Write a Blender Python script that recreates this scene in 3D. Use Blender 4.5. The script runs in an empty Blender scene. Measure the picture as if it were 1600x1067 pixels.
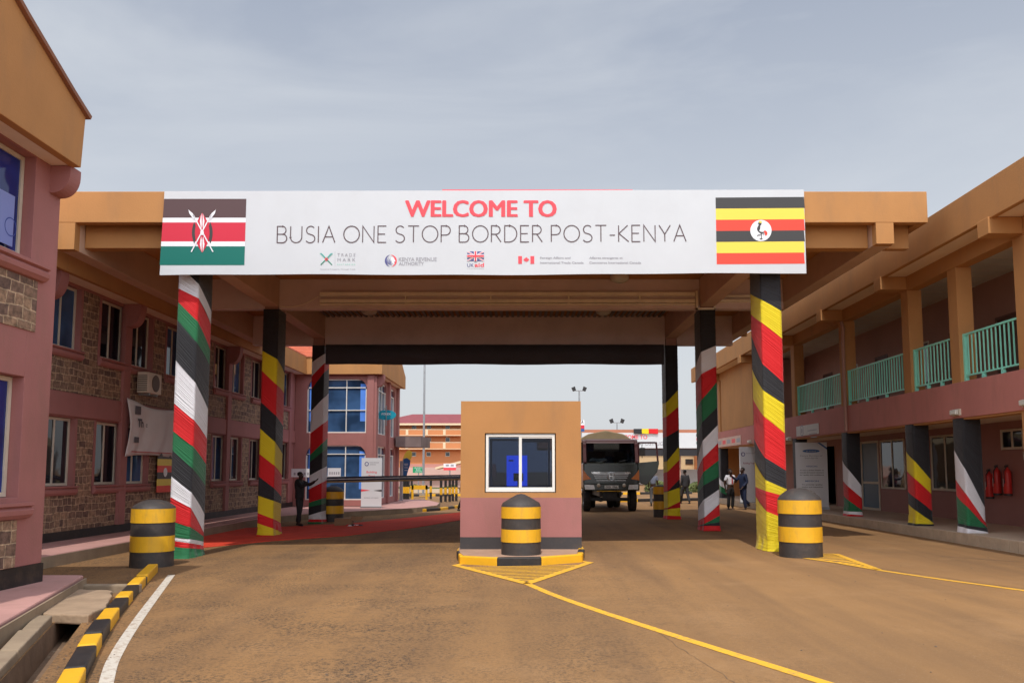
import bpy, math, random
from mathutils import Vector, Matrix, geometry
random.seed(7)
PI=math.pi
scene=bpy.context.scene
COL=scene.collection
# ------------------------------------------------------------ camera, sky, sun, exposure
FPX=1300.0; TH=math.radians(5.36); PX0=810.0; PY0=614.0; CH=1.7; KB=.0154
cd=bpy.data.cameras.new('camera'); cam=bpy.data.objects.new('camera',cd); COL.objects.link(cam)
cam.location=(0,0,CH); cam.rotation_euler=(math.radians(90)+TH,0,0)
cd.sensor_width=36; cd.lens=FPX/1600*36; cd.shift_x=-(PX0-800)/1600; cd.shift_y=(PY0-533.5)/1600
cd.clip_start=.1; cd.clip_end=3000
scene.camera=cam
SUN_EL=math.radians(59.5); SUN_AZ=math.radians(4.8)     # light travels towards +Y and a little +X
sd=bpy.data.lights.new('sun','SUN'); sd.energy=2.7; sd.angle=math.radians(.6); sd.color=(1,.96,.89)
sun=bpy.data.objects.new('sun',sd); COL.objects.link(sun)
dvec=Vector((math.sin(SUN_AZ)*math.cos(SUN_EL),math.cos(SUN_AZ)*math.cos(SUN_EL),-math.sin(SUN_EL)))
sun.rotation_euler=dvec.to_track_quat('-Z','Y').to_euler(); sun.location=(-5,-20,40)
W=bpy.data.worlds.new('World'); scene.world=W; W.use_nodes=True
nt=W.node_tree; nt.nodes.clear()
def N(t,k,**kw):
    n=t.nodes.new(k)
    for a,b in kw.items(): setattr(n,a,b)
    return n
out=N(nt,'ShaderNodeOutputWorld'); bg=N(nt,'ShaderNodeBackground'); bg.inputs[1].default_value=.15
sky=N(nt,'ShaderNodeTexSky'); sky.sky_type='NISHITA'; sky.sun_disc=False; sky.sun_elevation=SUN_EL
sky.sun_rotation=math.radians(180)+SUN_AZ; sky.dust_density=4; sky.air_density=1.2
tc=N(nt,'ShaderNodeTexCoord'); mp=N(nt,'ShaderNodeMapping'); mp.inputs['Scale'].default_value=(1.2,1.2,4.5); mp.inputs['Rotation'].default_value=(.15,.25,.3)
no=N(nt,'ShaderNodeTexNoise'); no.inputs['Scale'].default_value=1.5; no.inputs['Detail'].default_value=7; no.inputs['Roughness'].default_value=.52
rp=N(nt,'ShaderNodeValToRGB'); rp.color_ramp.elements[0].position=.42; rp.color_ramp.elements[1].position=.66; no.inputs['Distortion'].default_value=.6
sx=N(nt,'ShaderNodeSeparateXYZ'); rg=N(nt,'ShaderNodeValToRGB')
rg.color_ramp.elements[0].position=0; rg.color_ramp.elements[0].color=(3.85,3.97,4.08,1)
e=rg.color_ramp.elements.new(.22); e.color=(3.6,3.8,4.1,1)
e=rg.color_ramp.elements.new(.5); e.color=(2.25,2.5,3.0,1)
rg.color_ramp.elements[-1].position=1; rg.color_ramp.elements[-1].color=(3.0,3.3,4.0,1)
hi=N(nt,'ShaderNodeMix',data_type='RGBA'); hi.inputs['B'].default_value=(3.9,4.05,4.25,1)
m1=N(nt,'ShaderNodeMix',data_type='RGBA'); m1.inputs['Factor'].default_value=.86
mu=N(nt,'ShaderNodeMath',operation='MULTIPLY'); mu.inputs[1].default_value=.65
L=nt.links.new
L(tc.outputs['Generated'],mp.inputs[0]); L(mp.outputs[0],no.inputs[0]); L(no.outputs[0],rp.inputs[0])
L(tc.outputs['Generated'],sx.inputs[0]); L(sx.outputs[2],rg.inputs[0]); L(rg.outputs[0],hi.inputs['A'])
L(rp.outputs[0],mu.inputs[0]); L(mu.outputs[0],hi.inputs['Factor'])
# sky gain rising towards the low sky behind the camera, added as unseen fill
dt=N(nt,'ShaderNodeVectorMath',operation='DOT_PRODUCT'); dt.inputs[1].default_value=(0,-.97,.25)
L(tc.outputs['Generated'],dt.inputs[0]); gr=N(nt,'ShaderNodeMapRange'); gr.interpolation_type='SMOOTHSTEP'; gr.inputs[1].default_value=-.35; gr.inputs[2].default_value=.95; gr.inputs[3].default_value=1.27; gr.inputs[4].default_value=3.6
L(dt.outputs['Value'],gr.inputs[0]); sc_=N(nt,'ShaderNodeVectorMath',operation='SCALE'); L(hi.outputs['Result'],sc_.inputs[0]); L(gr.outputs[0],sc_.inputs['Scale'])
L(sky.outputs[0],m1.inputs['A']); L(sc_.outputs[0],m1.inputs['B']); L(m1.outputs['Result'],bg.inputs[0]); L(bg.outputs[0],out.inputs[0])
scene.view_settings.view_transform='Standard'; scene.view_settings.look='None'
scene.view_settings.exposure=-0.02; scene.view_settings.gamma=1
# ------------------------------------------------------------ pixel measuring helpers (photo 1600x1067)
def ray(px,py):
    a=(px-PX0)/FPX;b=(PY0-py)/FPX;c,s=math.cos(TH),math.sin(TH)
    return (a,c-b*s,s+b*c)
def P(px,py,Y):
    r=ray(px,py);t=Y/r[1];return (r[0]*t,Y,CH+r[2]*t)
def G(px,py,z=0.0):
    r=ray(px,py);t=(z-CH)/r[2];return (r[0]*t,r[1]*t,z)
def WU(px,py,u):
    r=ray(px,py);t=u/(r[0]-KB*r[1]);return (u,r[1]*t,CH+r[2]*t)
def gz(x): return .012*max(-9,min(11,x))
YB=-math.atan(KB)
# ------------------------------------------------------------ materials
MT={}
def newmat(name):
    m=bpy.data.materials.new(name); m.use_nodes=True; t=m.node_tree
    return m,t,t.nodes['Principled BSDF']
def mat(name,col,rough=.7,var=.08,scale=2.0,bump=.15,bscale=60,metal=0,spec=.4,dirt=0,streak=0):
    if name in MT: return MT[name]
    m,t,p=newmat(name)
    p.inputs['Roughness'].default_value=rough; p.inputs['Metallic'].default_value=metal
    p.inputs['Specular IOR Level'].default_value=spec
    g=N(t,'ShaderNodeTexCoord'); n=N(t,'ShaderNodeTexNoise'); n.inputs['Scale'].default_value=scale; n.inputs['Detail'].default_value=6; n.inputs['Roughness'].default_value=.6
    t.links.new(g.outputs['Object'],n.inputs[0])
    r=N(t,'ShaderNodeMapRange'); r.inputs[1].default_value=.3; r.inputs[2].default_value=.7; r.inputs[3].default_value=1-var; r.inputs[4].default_value=1+var
    t.links.new(n.outputs[0],r.inputs[0])
    mx=N(t,'ShaderNodeMix',data_type='RGBA',blend_type='MULTIPLY'); mx.inputs['Factor'].default_value=1
    mx.inputs['A'].default_value=(*col,1); t.links.new(r.outputs[0],mx.inputs['B'])
    last=mx.outputs['Result']
    if dirt>0:
        n2=N(t,'ShaderNodeTexNoise'); n2.inputs['Scale'].default_value=scale*1.7; n2.inputs['Detail'].default_value=9; n2.inputs['Roughness'].default_value=.7
        mpp=N(t,'ShaderNodeMapping'); mpp.inputs['Scale'].default_value=(1.5,1.5,.4) if streak else (1,1,1); mpp.inputs['Location'].default_value=(3,7,1)
        t.links.new(g.outputs['Object'],mpp.inputs[0]); t.links.new(mpp.outputs[0],n2.inputs[0])
        r2=N(t,'ShaderNodeMapRange'); r2.inputs[1].default_value=.5; r2.inputs[2].default_value=.78; r2.inputs[3].default_value=0; r2.inputs[4].default_value=dirt
        t.links.new(n2.outputs[0],r2.inputs[0])
        m2=N(t,'ShaderNodeMix',data_type='RGBA'); m2.inputs['B'].default_value=(.2,.13,.085,1)
        t.links.new(last,m2.inputs['A']); t.links.new(r2.outputs[0],m2.inputs['Factor']); last=m2.outputs['Result']
    t.links.new(last,p.inputs['Base Color'])
    if bump>0:
        nb=N(t,'ShaderNodeTexNoise'); nb.inputs['Scale'].default_value=bscale; nb.inputs['Detail'].default_value=4
        t.links.new(g.outputs['Object'],nb.inputs[0])
        b=N(t,'ShaderNodeBump'); b.inputs['Strength'].default_value=bump; b.inputs['Distance'].default_value=.01
        t.links.new(nb.outputs[0],b.inputs['Height']); t.links.new(b.outputs[0],p.inputs['Normal'])
    MT[name]=m; return m
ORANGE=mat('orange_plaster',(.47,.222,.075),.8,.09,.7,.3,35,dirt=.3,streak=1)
PINK=mat('pink_plaster',(.37,.15,.135),.75,.09,.8,.3,35,dirt=.38,streak=1)
SOFF=mat('soffit_plaster',(.84,.67,.52),.85,.06,1,.15,30,dirt=.15)
BROWNW=mat('brown_wall_paint',(.38,.205,.155),.7,.08,.8,.2,35,dirt=.15)
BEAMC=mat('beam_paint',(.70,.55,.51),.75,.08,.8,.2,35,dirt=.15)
MAUVE=mat('mauve_wall_paint',(.34,.15,.125),.6,.08,.8,.2,35,dirt=.15)
YELB=mat('scuffed_yellow_paint',(.80,.43,.02),.5,.07,4,.25,50,dirt=.4,streak=1)
DUSTB=mat('dusty_black_paint',(.05,.043,.04),.6,.2,3,.2,40,dirt=.35)
BLACKP=mat('black_paint',(.022,.02,.02),.5,.2,3,.2,40,dirt=.25)
YELP=mat('yellow_paint',(.80,.42,.015),.55,.06,3,.2,50,dirt=.16)
LINEY=None
CONC=mat('concrete',(.30,.225,.15),.9,.18,1.5,.5,30,dirt=.5,streak=1)
PAVE=mat('pink_pavement',(.50,.27,.235),.85,.10,.9,.3,40,dirt=.35)
TILE=mat('walkway_tile',(.55,.42,.30),.6,.1,1.5,.2,40,dirt=.3)
CREAM=mat('cream_frame',(.62,.54,.43),.5,.06,3,.05,40,dirt=.2)
WHITEF=mat('white_frame',(.80,.78,.72),.4,.04,3,.05,40,dirt=.08)
TEAL=mat('teal_paint',(.27,.74,.56),.4,.06,3,.05,30)
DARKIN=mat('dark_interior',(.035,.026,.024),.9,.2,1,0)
DOORB=mat('blue_door_panel',(.045,.12,.20),.4,.06,2,.03)
CEILW=mat('ceiling_board',(.6,.57,.5),.8,.05,1,.1)
SHEET=mat('roof_sheet',(.22,.2,.19),.6,.15,1,.2,20,dirt=.3)
ROOFT=mat('red_roof_tile',(.52,.14,.07),.65,.12,2,.2,20,dirt=.15)
MAROON=mat('maroon_roof',(.25,.055,.06),.6,.12,1,.1)
RED=mat('red_paint',(.62,.03,.025),.35,.05,3,.02)
CARPET=mat('red_carpet',(.70,.055,.022),.95,.12,2.5,.5,120,dirt=.06)
STEEL=mat('grey_steel',(.32,.33,.34),.4,.1,3,.05,metal=.5)
CONDUIT=mat('cream_conduit',(.88,.78,.60),.5,.08,3,.05)
VINYL=mat('banner_vinyl',(.60,.615,.63),.45,.03,.8,.12,2.2,dirt=.05)
def plain(name,c,r=.5): return mat(name,c,r,.03,2,0)
def glass(name,col,rough=.04,spec=.5):
    m,t,p=newmat(name); p.inputs['Base Color'].default_value=(*col,1); p.inputs['Roughness'].default_value=rough; p.inputs['Specular IOR Level'].default_value=spec
    g=N(t,'ShaderNodeTexCoord'); n=N(t,'ShaderNodeTexNoise'); n.inputs['Scale'].default_value=1.1; t.links.new(g.outputs['Object'],n.inputs[0])
    b=N(t,'ShaderNodeBump'); b.inputs['Strength'].default_value=.12; b.inputs['Distance'].default_value=.05; t.links.new(n.outputs[0],b.inputs['Height']); t.links.new(b.outputs[0],p.inputs['Normal'])
    r=N(t,'ShaderNodeMapRange'); r.inputs[1].default_value=.35; r.inputs[2].default_value=.65; r.inputs[3].default_value=.6; r.inputs[4].default_value=1.5; t.links.new(n.outputs[0],r.inputs[0])
    mx=N(t,'ShaderNodeMix',data_type='RGBA',blend_type='MULTIPLY'); mx.inputs['Factor'].default_value=1; mx.inputs['A'].default_value=(*col,1); t.links.new(r.outputs[0],mx.inputs['B']); t.links.new(mx.outputs['Result'],p.inputs['Base Color'])
    MT[name]=m; return m
GLDARK=glass('dark_glass',(.012,.013,.02))
GLBLUE=glass('blue_film_glass',(.012,.025,.16),.06)
GLNAVY=glass('navy_glass',(.035,.08,.17),.05)
GLTR=glass('truck_glass',(.03,.035,.035),.03)
def clearglass():
    m,t,p=newmat('clear_tinted_glass'); t.nodes.remove(p)
    o=t.nodes['Material Output']; tr=N(t,'ShaderNodeBsdfTransparent'); tr.inputs[0].default_value=(.40,.45,.54,1)
    gl=N(t,'ShaderNodeBsdfGlossy'); gl.inputs['Roughness'].default_value=.03; fr=N(t,'ShaderNodeFresnel'); fr.inputs[0].default_value=1.28
    mx=N(t,'ShaderNodeMixShader'); t.links.new(fr.outputs[0],mx.inputs[0]); t.links.new(tr.outputs[0],mx.inputs[1]); t.links.new(gl.outputs[0],mx.inputs[2]); t.links.new(mx.outputs[0],o.inputs[0]); return m
GLCLR=clearglass()
def stone():
    m,t,p=newmat('stone_cladding'); p.inputs['Roughness'].default_value=.85
    g=N(t,'ShaderNodeTexCoord'); s=N(t,'ShaderNodeSeparateXYZ'); c=N(t,'ShaderNodeCombineXYZ')
    t.links.new(g.outputs['Object'],s.inputs[0])
    ad=N(t,'ShaderNodeMath',operation='ADD'); t.links.new(s.outputs[0],ad.inputs[0]); t.links.new(s.outputs[1],ad.inputs[1])
    t.links.new(ad.outputs[0],c.inputs[0]); t.links.new(s.outputs[2],c.inputs[1])
    nz=N(t,'ShaderNodeTexNoise'); nz.inputs['Scale'].default_value=2.2; nz.inputs['Detail'].default_value=3; t.links.new(c.outputs[0],nz.inputs[0])
    vm=N(t,'ShaderNodeVectorMath',operation='MULTIPLY_ADD'); vm.inputs[1].default_value=(.12,.12,0); t.links.new(nz.outputs['Color'],vm.inputs[0]); t.links.new(c.outputs[0],vm.inputs[2])
    b=N(t,'ShaderNodeTexBrick'); b.inputs['Scale'].default_value=1; b.inputs['Brick Width'].default_value=.30; b.inputs['Row Height'].default_value=.165; b.inputs['Mortar Size'].default_value=.012; b.inputs['Mortar Smooth'].default_value=.3; b.inputs['Bias'].default_value=0
    b.offset=.37; b.squash=.6; b.squash_frequency=3
    b.inputs['Color1'].default_value=(.31,.195,.12,1); b.inputs['Color2'].default_value=(.13,.078,.06,1); b.inputs['Mortar'].default_value=(.44,.31,.20,1)
    t.links.new(vm.outputs[0],b.inputs[0])
    n=N(t,'ShaderNodeTexNoise'); n.inputs['Scale'].default_value=9; n.inputs['Detail'].default_value=8; n.inputs['Roughness'].default_value=.7; t.links.new(c.outputs[0],n.inputs[0])
    r=N(t,'ShaderNodeMapRange'); r.inputs[1].default_value=.3; r.inputs[2].default_value=.7; r.inputs[3].default_value=.4; r.inputs[4].default_value=1.8; t.links.new(n.outputs[0],r.inputs[0])
    mx=N(t,'ShaderNodeMix',data_type='RGBA',blend_type='MULTIPLY'); mx.inputs['Factor'].default_value=1; t.links.new(b.outputs[0],mx.inputs['A']); t.links.new(r.outputs[0],mx.inputs['B'])
    t.links.new(mx.outputs['Result'],p.inputs['Base Color'])
    sb=N(t,'ShaderNodeMath',operation='SUBTRACT'); t.links.new(n.outputs[0],sb.inputs[0]); t.links.new(b.outputs['Fac'],sb.inputs[1])
    bp=N(t,'ShaderNodeBump'); bp.inputs['Strength'].default_value=.8; bp.inputs['Distance'].default_value=.025; t.links.new(sb.outputs[0],bp.inputs['Height']); t.links.new(bp.outputs[0],p.inputs['Normal'])
    return m
STONE=stone()
def road():
    m,t,p=newmat('dusty_asphalt'); p.inputs['Roughness'].default_value=.92; p.inputs['Specular IOR Level'].default_value=.2
    g=N(t,'ShaderNodeTexCoord')
    def nz(sc,det=6,ro=.6,vec=None,loc=None):
        n=N(t,'ShaderNodeTexNoise'); n.inputs['Scale'].default_value=sc; n.inputs['Detail'].default_value=det; n.inputs['Roughness'].default_value=ro
        if vec:
            q=N(t,'ShaderNodeMapping'); q.inputs['Scale'].default_value=vec
            if loc: q.inputs['Location'].default_value=loc
            t.links.new(g.outputs['Object'],q.inputs[0]); t.links.new(q.outputs[0],n.inputs[0])
        else: t.links.new(g.outputs['Object'],n.inputs[0])
        return n
    def mr(n,a,b,c,d):
        r=N(t,'ShaderNodeMapRange'); r.inputs[1].default_value=a; r.inputs[2].default_value=b; r.inputs[3].default_value=c; r.inputs[4].default_value=d; t.links.new(n.outputs[0],r.inputs[0]); return r
    def mixc(f,a,b,bt='MIX'):
        x=N(t,'ShaderNodeMix',data_type='RGBA',blend_type=bt)
        if hasattr(f,'outputs'): t.links.new(f.outputs[0],x.inputs['Factor'])
        else: x.inputs['Factor'].default_value=f
        for k,v in (('A',a),('B',b)):
            if isinstance(v,tuple): x.inputs[k].default_value=(*v,1)
            else: t.links.new(v,x.inputs[k])
        return x.outputs['Result']
    big=mr(nz(.16,5,.6),.38,.62,0,1)
    c=mixc(big,(.33,.178,.072),(.265,.145,.062))
    c=mixc(mr(nz(1,6,.6,(1.1,.10,1)),.42,.66,0,.7),c,(.185,.105,.052))          # tyre paths
    c=mixc(mr(nz(.5,8,.75,(1,1,1),(9,4,0)),.52,.75,0,.55),c,(.39,.225,.105))     # pale dust
    # coarse aggregate showing on the left half
    sp=nz(24,3,.9); v=N(t,'ShaderNodeTexVoronoi'); v.inputs['Scale'].default_value=70; t.links.new(g.outputs['Object'],v.inputs[0])
    sx=N(t,'ShaderNodeSeparateXYZ'); t.links.new(g.outputs['Object'],sx.inputs[0])
    lf=N(t,'ShaderNodeMapRange'); lf.inputs[1].default_value=3.2; lf.inputs[2].default_value=-1.0; lf.inputs[3].default_value=.12; lf.inputs[4].default_value=1; t.links.new(sx.outputs[0],lf.inputs[0])
    pr=N(t,'ShaderNodeMath',operation='MULTIPLY'); a=mr(sp,.49,.56,0,1); t.links.new(a.outputs[0],pr.inputs[0]); t.links.new(lf.outputs[0],pr.inputs[1])
    pr2=N(t,'ShaderNodeMath',operation='MULTIPLY'); a2=mr(nz(.9,5,.7,(1,1,1),(2,8,0)),.4,.62,.25,1); t.links.new(pr.outputs[0],pr2.inputs[0]); t.links.new(a2.outputs[0],pr2.inputs[1])
    c=mixc(pr2,c,(.075,.052,.035))
    c=mixc(mr(nz(90,2,.5),.66,.74,0,.5),c,(.5,.4,.3))
    c=mixc(mr(nz(3,9,.8),.3,.7,0,.0),c,c)
    t.links.new(c,p.inputs['Base Color'])
    b=N(t,'ShaderNodeBump'); b.inputs['Strength'].default_value=.5; b.inputs['Distance'].default_value=.012; t.links.new(sp.outputs[0],b.inputs['Height']); t.links.new(b.outputs[0],p.inputs['Normal'])
    return m
ROAD=road()
def worn(name,col,amt):
    m,t,p=newmat(name); p.inputs['Roughness'].default_value=.8
    g=N(t,'ShaderNodeTexCoord'); n=N(t,'ShaderNodeTexNoise'); n.inputs['Scale'].default_value=14; n.inputs['Detail'].default_value=9; n.inputs['Roughness'].default_value=.8
    t.links.new(g.outputs['Object'],n.inputs[0]); r=N(t,'ShaderNodeMapRange'); r.inputs[1].default_value=.5; r.inputs[2].default_value=.62; r.inputs[3].default_value=0; r.inputs[4].default_value=amt; t.links.new(n.outputs[0],r.inputs[0])
    x=N(t,'ShaderNodeMix',data_type='RGBA'); x.inputs['A'].default_value=(*col,1); x.inputs['B'].default_value=(.3,.18,.1,1); t.links.new(r.outputs[0],x.inputs['Factor']); t.links.new(x.outputs['Result'],p.inputs['Base Color']); return m
LINEY=worn('worn_yellow_marking',(.80,.42,.02),.75); LINEW=worn('worn_white_marking',(.62,.56,.47),.85)
def cloth(name,col):
    m,t,p=newmat(name); p.inputs['Roughness'].default_value=.6; p.inputs['Specular IOR Level'].default_value=.3
    p.inputs['Sheen Weight'].default_value=.15
    u=N(t,'ShaderNodeUVMap'); q=N(t,'ShaderNodeMapping'); q.inputs['Scale'].default_value=(.55,30,1); t.links.new(u.outputs[0],q.inputs[0])
    n=N(t,'ShaderNodeTexNoise'); n.inputs['Scale'].default_value=1; n.inputs['Detail'].default_value=4; n.inputs['Roughness'].default_value=.55; n.inputs['Distortion'].default_value=.3; t.links.new(q.outputs[0],n.inputs[0])
    b=N(t,'ShaderNodeBump'); b.inputs['Strength'].default_value=1.0; b.inputs['Distance'].default_value=.03; t.links.new(n.outputs[0],b.inputs['Height']); t.links.new(b.outputs[0],p.inputs['Normal'])
    p.inputs['Base Color'].default_value=(*col,1); MT[name]=m; return m
CK={'k':cloth('black_cloth',(.022,.021,.024)),'w':cloth('white_cloth',(.78,.76,.78)),'r':cloth('red_cloth',(.66,.012,.015)),'g':cloth('green_cloth',(.018,.16,.06)),'y':cloth('yellow_cloth',(.78,.60,.012))}
CKL='kwrgy'; CMATS=[CK[c] for c in CKL]
def prn(n,c): return mat('print_'+n,c,.45,.01,1,0)
INK=prn('dark_ink',(.10,.06,.065)); PRED=prn('coral_red',(.85,.075,.095)); PBLK=prn('flag_black',(.095,.05,.05)); PRD=prn('flag_red',(.62,.022,.05)); PGRN=prn('flag_green',(.0,.15,.115)); PWH=prn('white',(.82,.82,.84))
UBL=prn('flag_charcoal',(.05,.047,.045)); UYL=prn('flag_yellow',(.86,.66,.08)); URD=prn('flag_bright_red',(.82,.065,.035)); PGREY=prn('grey_ink',(.34,.33,.36)); PNAVY=prn('navy',(.09,.09,.26)); PMINT=prn('mint',(.18,.60,.42)); PMAR=prn('maroon_ink',(.35,.05,.1))
SGREEN=prn('sign_green',(.01,.30,.12)); SCYAN=prn('sign_cyan',(.01,.32,.44)); SBLUE=prn('sign_blue',(.02,.10,.30)); PAPER=prn('paper_white',(.70,.70,.72))
# ------------------------------------------------------------ mesh building
ORG={}
class MB:
    def __init__(s): s.v=[];s.f=[];s.m=[];s.uv=None;s.sm=[]
    def add(s,vs,fs,mi=0,smooth=False):
        b=len(s.v); s.v+= [tuple(v) for v in vs]
        for f in fs: s.f.append([b+i for i in f]); s.m.append(mi); s.sm.append(smooth)
        return s
    def box(s,x0,x1,y0,y1,z0,z1,mi=0,bev=0):
        x0,x1=min(x0,x1),max(x0,x1);y0,y1=min(y0,y1),max(y0,y1);z0,z1=min(z0,z1),max(z0,z1)
        vs=[(x,y,z) for z in (z0,z1) for y in (y0,y1) for x in (x0,x1)]
        return s.add(vs,[(0,2,3,1),(4,5,7,6),(0,1,5,4),(2,6,7,3),(0,4,6,2),(1,3,7,5)],mi)
    def prism(s,poly,z0,z1,mi=0):       # poly in XY, counter-clockwise; z may be functions
        a=z0 if callable(z0) else (lambda x,y:z0); b=z1 if callable(z1) else (lambda x,y:z1)
        n=len(poly); vs=[(x,y,a(x,y)) for x,y in poly]+[(x,y,b(x,y)) for x,y in poly]
        ar=sum(poly[i][0]*poly[(i+1)%n][1]-poly[(i+1)%n][0]*poly[i][1] for i in range(n))
        fs=[tuple(range(n))[::-1],tuple(range(n,2*n))]+[(i,(i+1)%n,n+(i+1)%n,n+i) for i in range(n)]
        if ar<0: fs=[f[::-1] for f in fs]
        return s.add(vs,fs,mi)
    def ext(s,poly,o,ax,bx,nx,d,mi=0):  # extrude 2D polygon (a,b) in the plane o+a*ax+b*bx by d along nx
        o,ax,bx,nx=map(Vector,(o,ax,bx,nx)); n=len(poly)
        vs=[o+ax*a+bx*b for a,b in poly]+[o+ax*a+bx*b+nx*d for a,b in poly]
        ar=sum(poly[i][0]*poly[(i+1)%n][1]-poly[(i+1)%n][0]*poly[i][1] for i in range(n))
        fs=[tuple(range(n))[::-1],tuple(range(n,2*n))]+[(i,(i+1)%n,n+(i+1)%n,n+i) for i in range(n)]
        if ar*(ax.cross(bx).dot(nx))*(1 if d>0 else -1)<0: fs=[f[::-1] for f in fs]
        return s.add(vs,fs,mi)
    def tube(s,pts,r,mi=0,n=8,smooth=True):
        pts=[Vector(p) for p in pts]; rs=r if isinstance(r,(list,tuple)) else [r]*len(pts); vs=[];fs=[]
        for i,p in enumerate(pts):
            d=(pts[min(i+1,len(pts)-1)]-pts[max(i-1,0)]).normalized()
            a=d.orthogonal().normalized() if i==0 else (pa-d*pa.dot(d)).normalized()
            pa=a; b=d.cross(a)
            vs+=[p+(a*math.cos(2*PI*k/n)+b*math.sin(2*PI*k/n))*rs[i] for k in range(n)]
        for i in range(len(pts)-1):
            fs+=[(i*n+k,i*n+(k+1)%n,(i+1)*n+(k+1)%n,(i+1)*n+k) for k in range(n)]
        s.add(vs,fs,mi,smooth)
        s.add([vs[k] for k in range(n)],[tuple(range(n))[::-1]],mi); return s.add([vs[(len(pts)-1)*n+k] for k in range(n)],[tuple(range(n))],mi)
    def lathe(s,prof,c=(0,0,0),n=32,mi=0,smooth=True,axis='z'):
        vs=[];fs=[]
        for r,z in prof:
            for k in range(n):
                a=2*PI*k/n
                if axis=='z': vs.append((c[0]+r*math.cos(a),c[1]+r*math.sin(a),c[2]+z))
                elif axis=='x': vs.append((c[0]+z,c[1]+r*math.cos(a),c[2]+r*math.sin(a)))
                else: vs.append((c[0]+r*math.sin(a),c[1]+z,c[2]+r*math.cos(a)))
        for i in range(len(prof)-1): fs+=[(i*n+k,i*n+(k+1)%n,(i+1)*n+(k+1)%n,(i+1)*n+k) for k in range(n)]
        return s.add(vs,fs,mi,smooth)
    def build(s,name,mats,parent=None,org=None,yaw=0,label=None,cat=None,group=None,kind=None,bevel=0):
        if not isinstance(mats,(list,tuple)): mats=[mats]
        if parent is not None: org=ORG[parent.name]
        elif org is None:
            xs,ys,zs=zip(*s.v); org=((min(xs)+max(xs))/2,(min(ys)+max(ys))/2,min(zs))
        me=bpy.data.meshes.new(name)
        me.from_pydata([(v[0]-org[0],v[1]-org[1],v[2]-org[2]) for v in s.v],[],s.f)
        for m in mats: me.materials.append(m)
        me.polygons.foreach_set('material_index',s.m); me.polygons.foreach_set('use_smooth',s.sm)
        if s.uv:
            ul=me.uv_layers.new(name='UVMap')
            for l in me.loops: ul.data[l.index].uv=s.uv[l.vertex_index]
        me.update(); o=bpy.data.objects.new(name,me); COL.objects.link(o); ORG[o.name]=org
        if parent is not None: o.parent=parent
        else:
            c,q=math.cos(yaw),math.sin(yaw); o.location=(org[0]*c-org[1]*q,org[0]*q+org[1]*c,org[2]); o.rotation_euler=(0,0,yaw)
        if bevel:
            b=o.modifiers.new('bevel','BEVEL'); b.width=bevel; b.segments=2; b.limit_method='ANGLE'; b.angle_limit=.6
        return tag(o,label,cat,group,kind)
def tag(o,label=None,cat=None,group=None,kind=None):
    if label: o['label']=label
    if cat: o['category']=cat
    if group: o['group']=group
    if kind: o['kind']=kind
    return o
def thing(name,label,cat,base=(0,0,0),yaw=0,group=None):
    o=bpy.data.objects.new(name,None); o.empty_display_size=.2; COL.objects.link(o); ORG[o.name]=base
    c,q=math.cos(yaw),math.sin(yaw); o.location=(base[0]*c-base[1]*q,base[0]*q+base[1]*c,base[2]); o.rotation_euler=(0,0,yaw)
    return tag(o,label,cat,group)
def multi(name,m,parent,boxes,**k):
    for b in boxes: MB().box(*b).build(name,m,parent,**k)
def bx(name,m,parent,*b,**k): return MB().box(*b).build(name,m,parent,**k)
def copytree(o,parent=None):
    c=o.copy(); COL.objects.link(c); c.parent=parent; ORG[c.name]=ORG.get(o.name,(0,0,0))
    for ch in list(o.children): copytree(ch,c)
    return c
TXT={}
def text(body,size=1.0,off=0.0,sx=1.0,align='LEFT'):
    k=(body,size,off,sx,align)
    if k in TXT: return TXT[k]
    cu=bpy.data.curves.new('t','FONT'); cu.body=body; cu.size=size; cu.offset=off; cu.resolution_u=3; cu.align_x=align
    o=bpy.data.objects.new('t',cu); COL.objects.link(o); dg=bpy.context.evaluated_depsgraph_get()
    me=bpy.data.meshes.new_from_object(o.evaluated_get(dg)); vs=[(v.co.x*sx,v.co.y) for v in me.vertices]; fs=[tuple(p.vertices) for p in me.polygons]
    bpy.data.objects.remove(o); bpy.data.meshes.remove(me); bpy.data.curves.remove(cu); TXT[k]=(vs,fs); return vs,fs
def putext(mb,body,o,ax,bxv,h,off=0,sx=1,mi=0,width=None,align='CENTER'):
    """letters of cap height h; o = middle (or left) of the baseline"""
    vs,fs=text(body,1,0,1,'LEFT')
    if not vs: return mb
    x0=min(v[0] for v in vs);x1=max(v[0] for v in vs); y1=max(v[1] for v in text('H')[0])
    s=h/y1; k=s*sx if width is None else width/(x1-x0)
    if off: vs,fs=text(body,1,off/s,1,'LEFT')
    o,ax,bxv=map(Vector,(o,ax,bxv)); sh=-(x0+x1)/2 if align=='CENTER' else -x0
    return mb.add([o+ax*((a+sh)*k)+bxv*(b*s) for a,b in vs],fs,mi)
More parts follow.
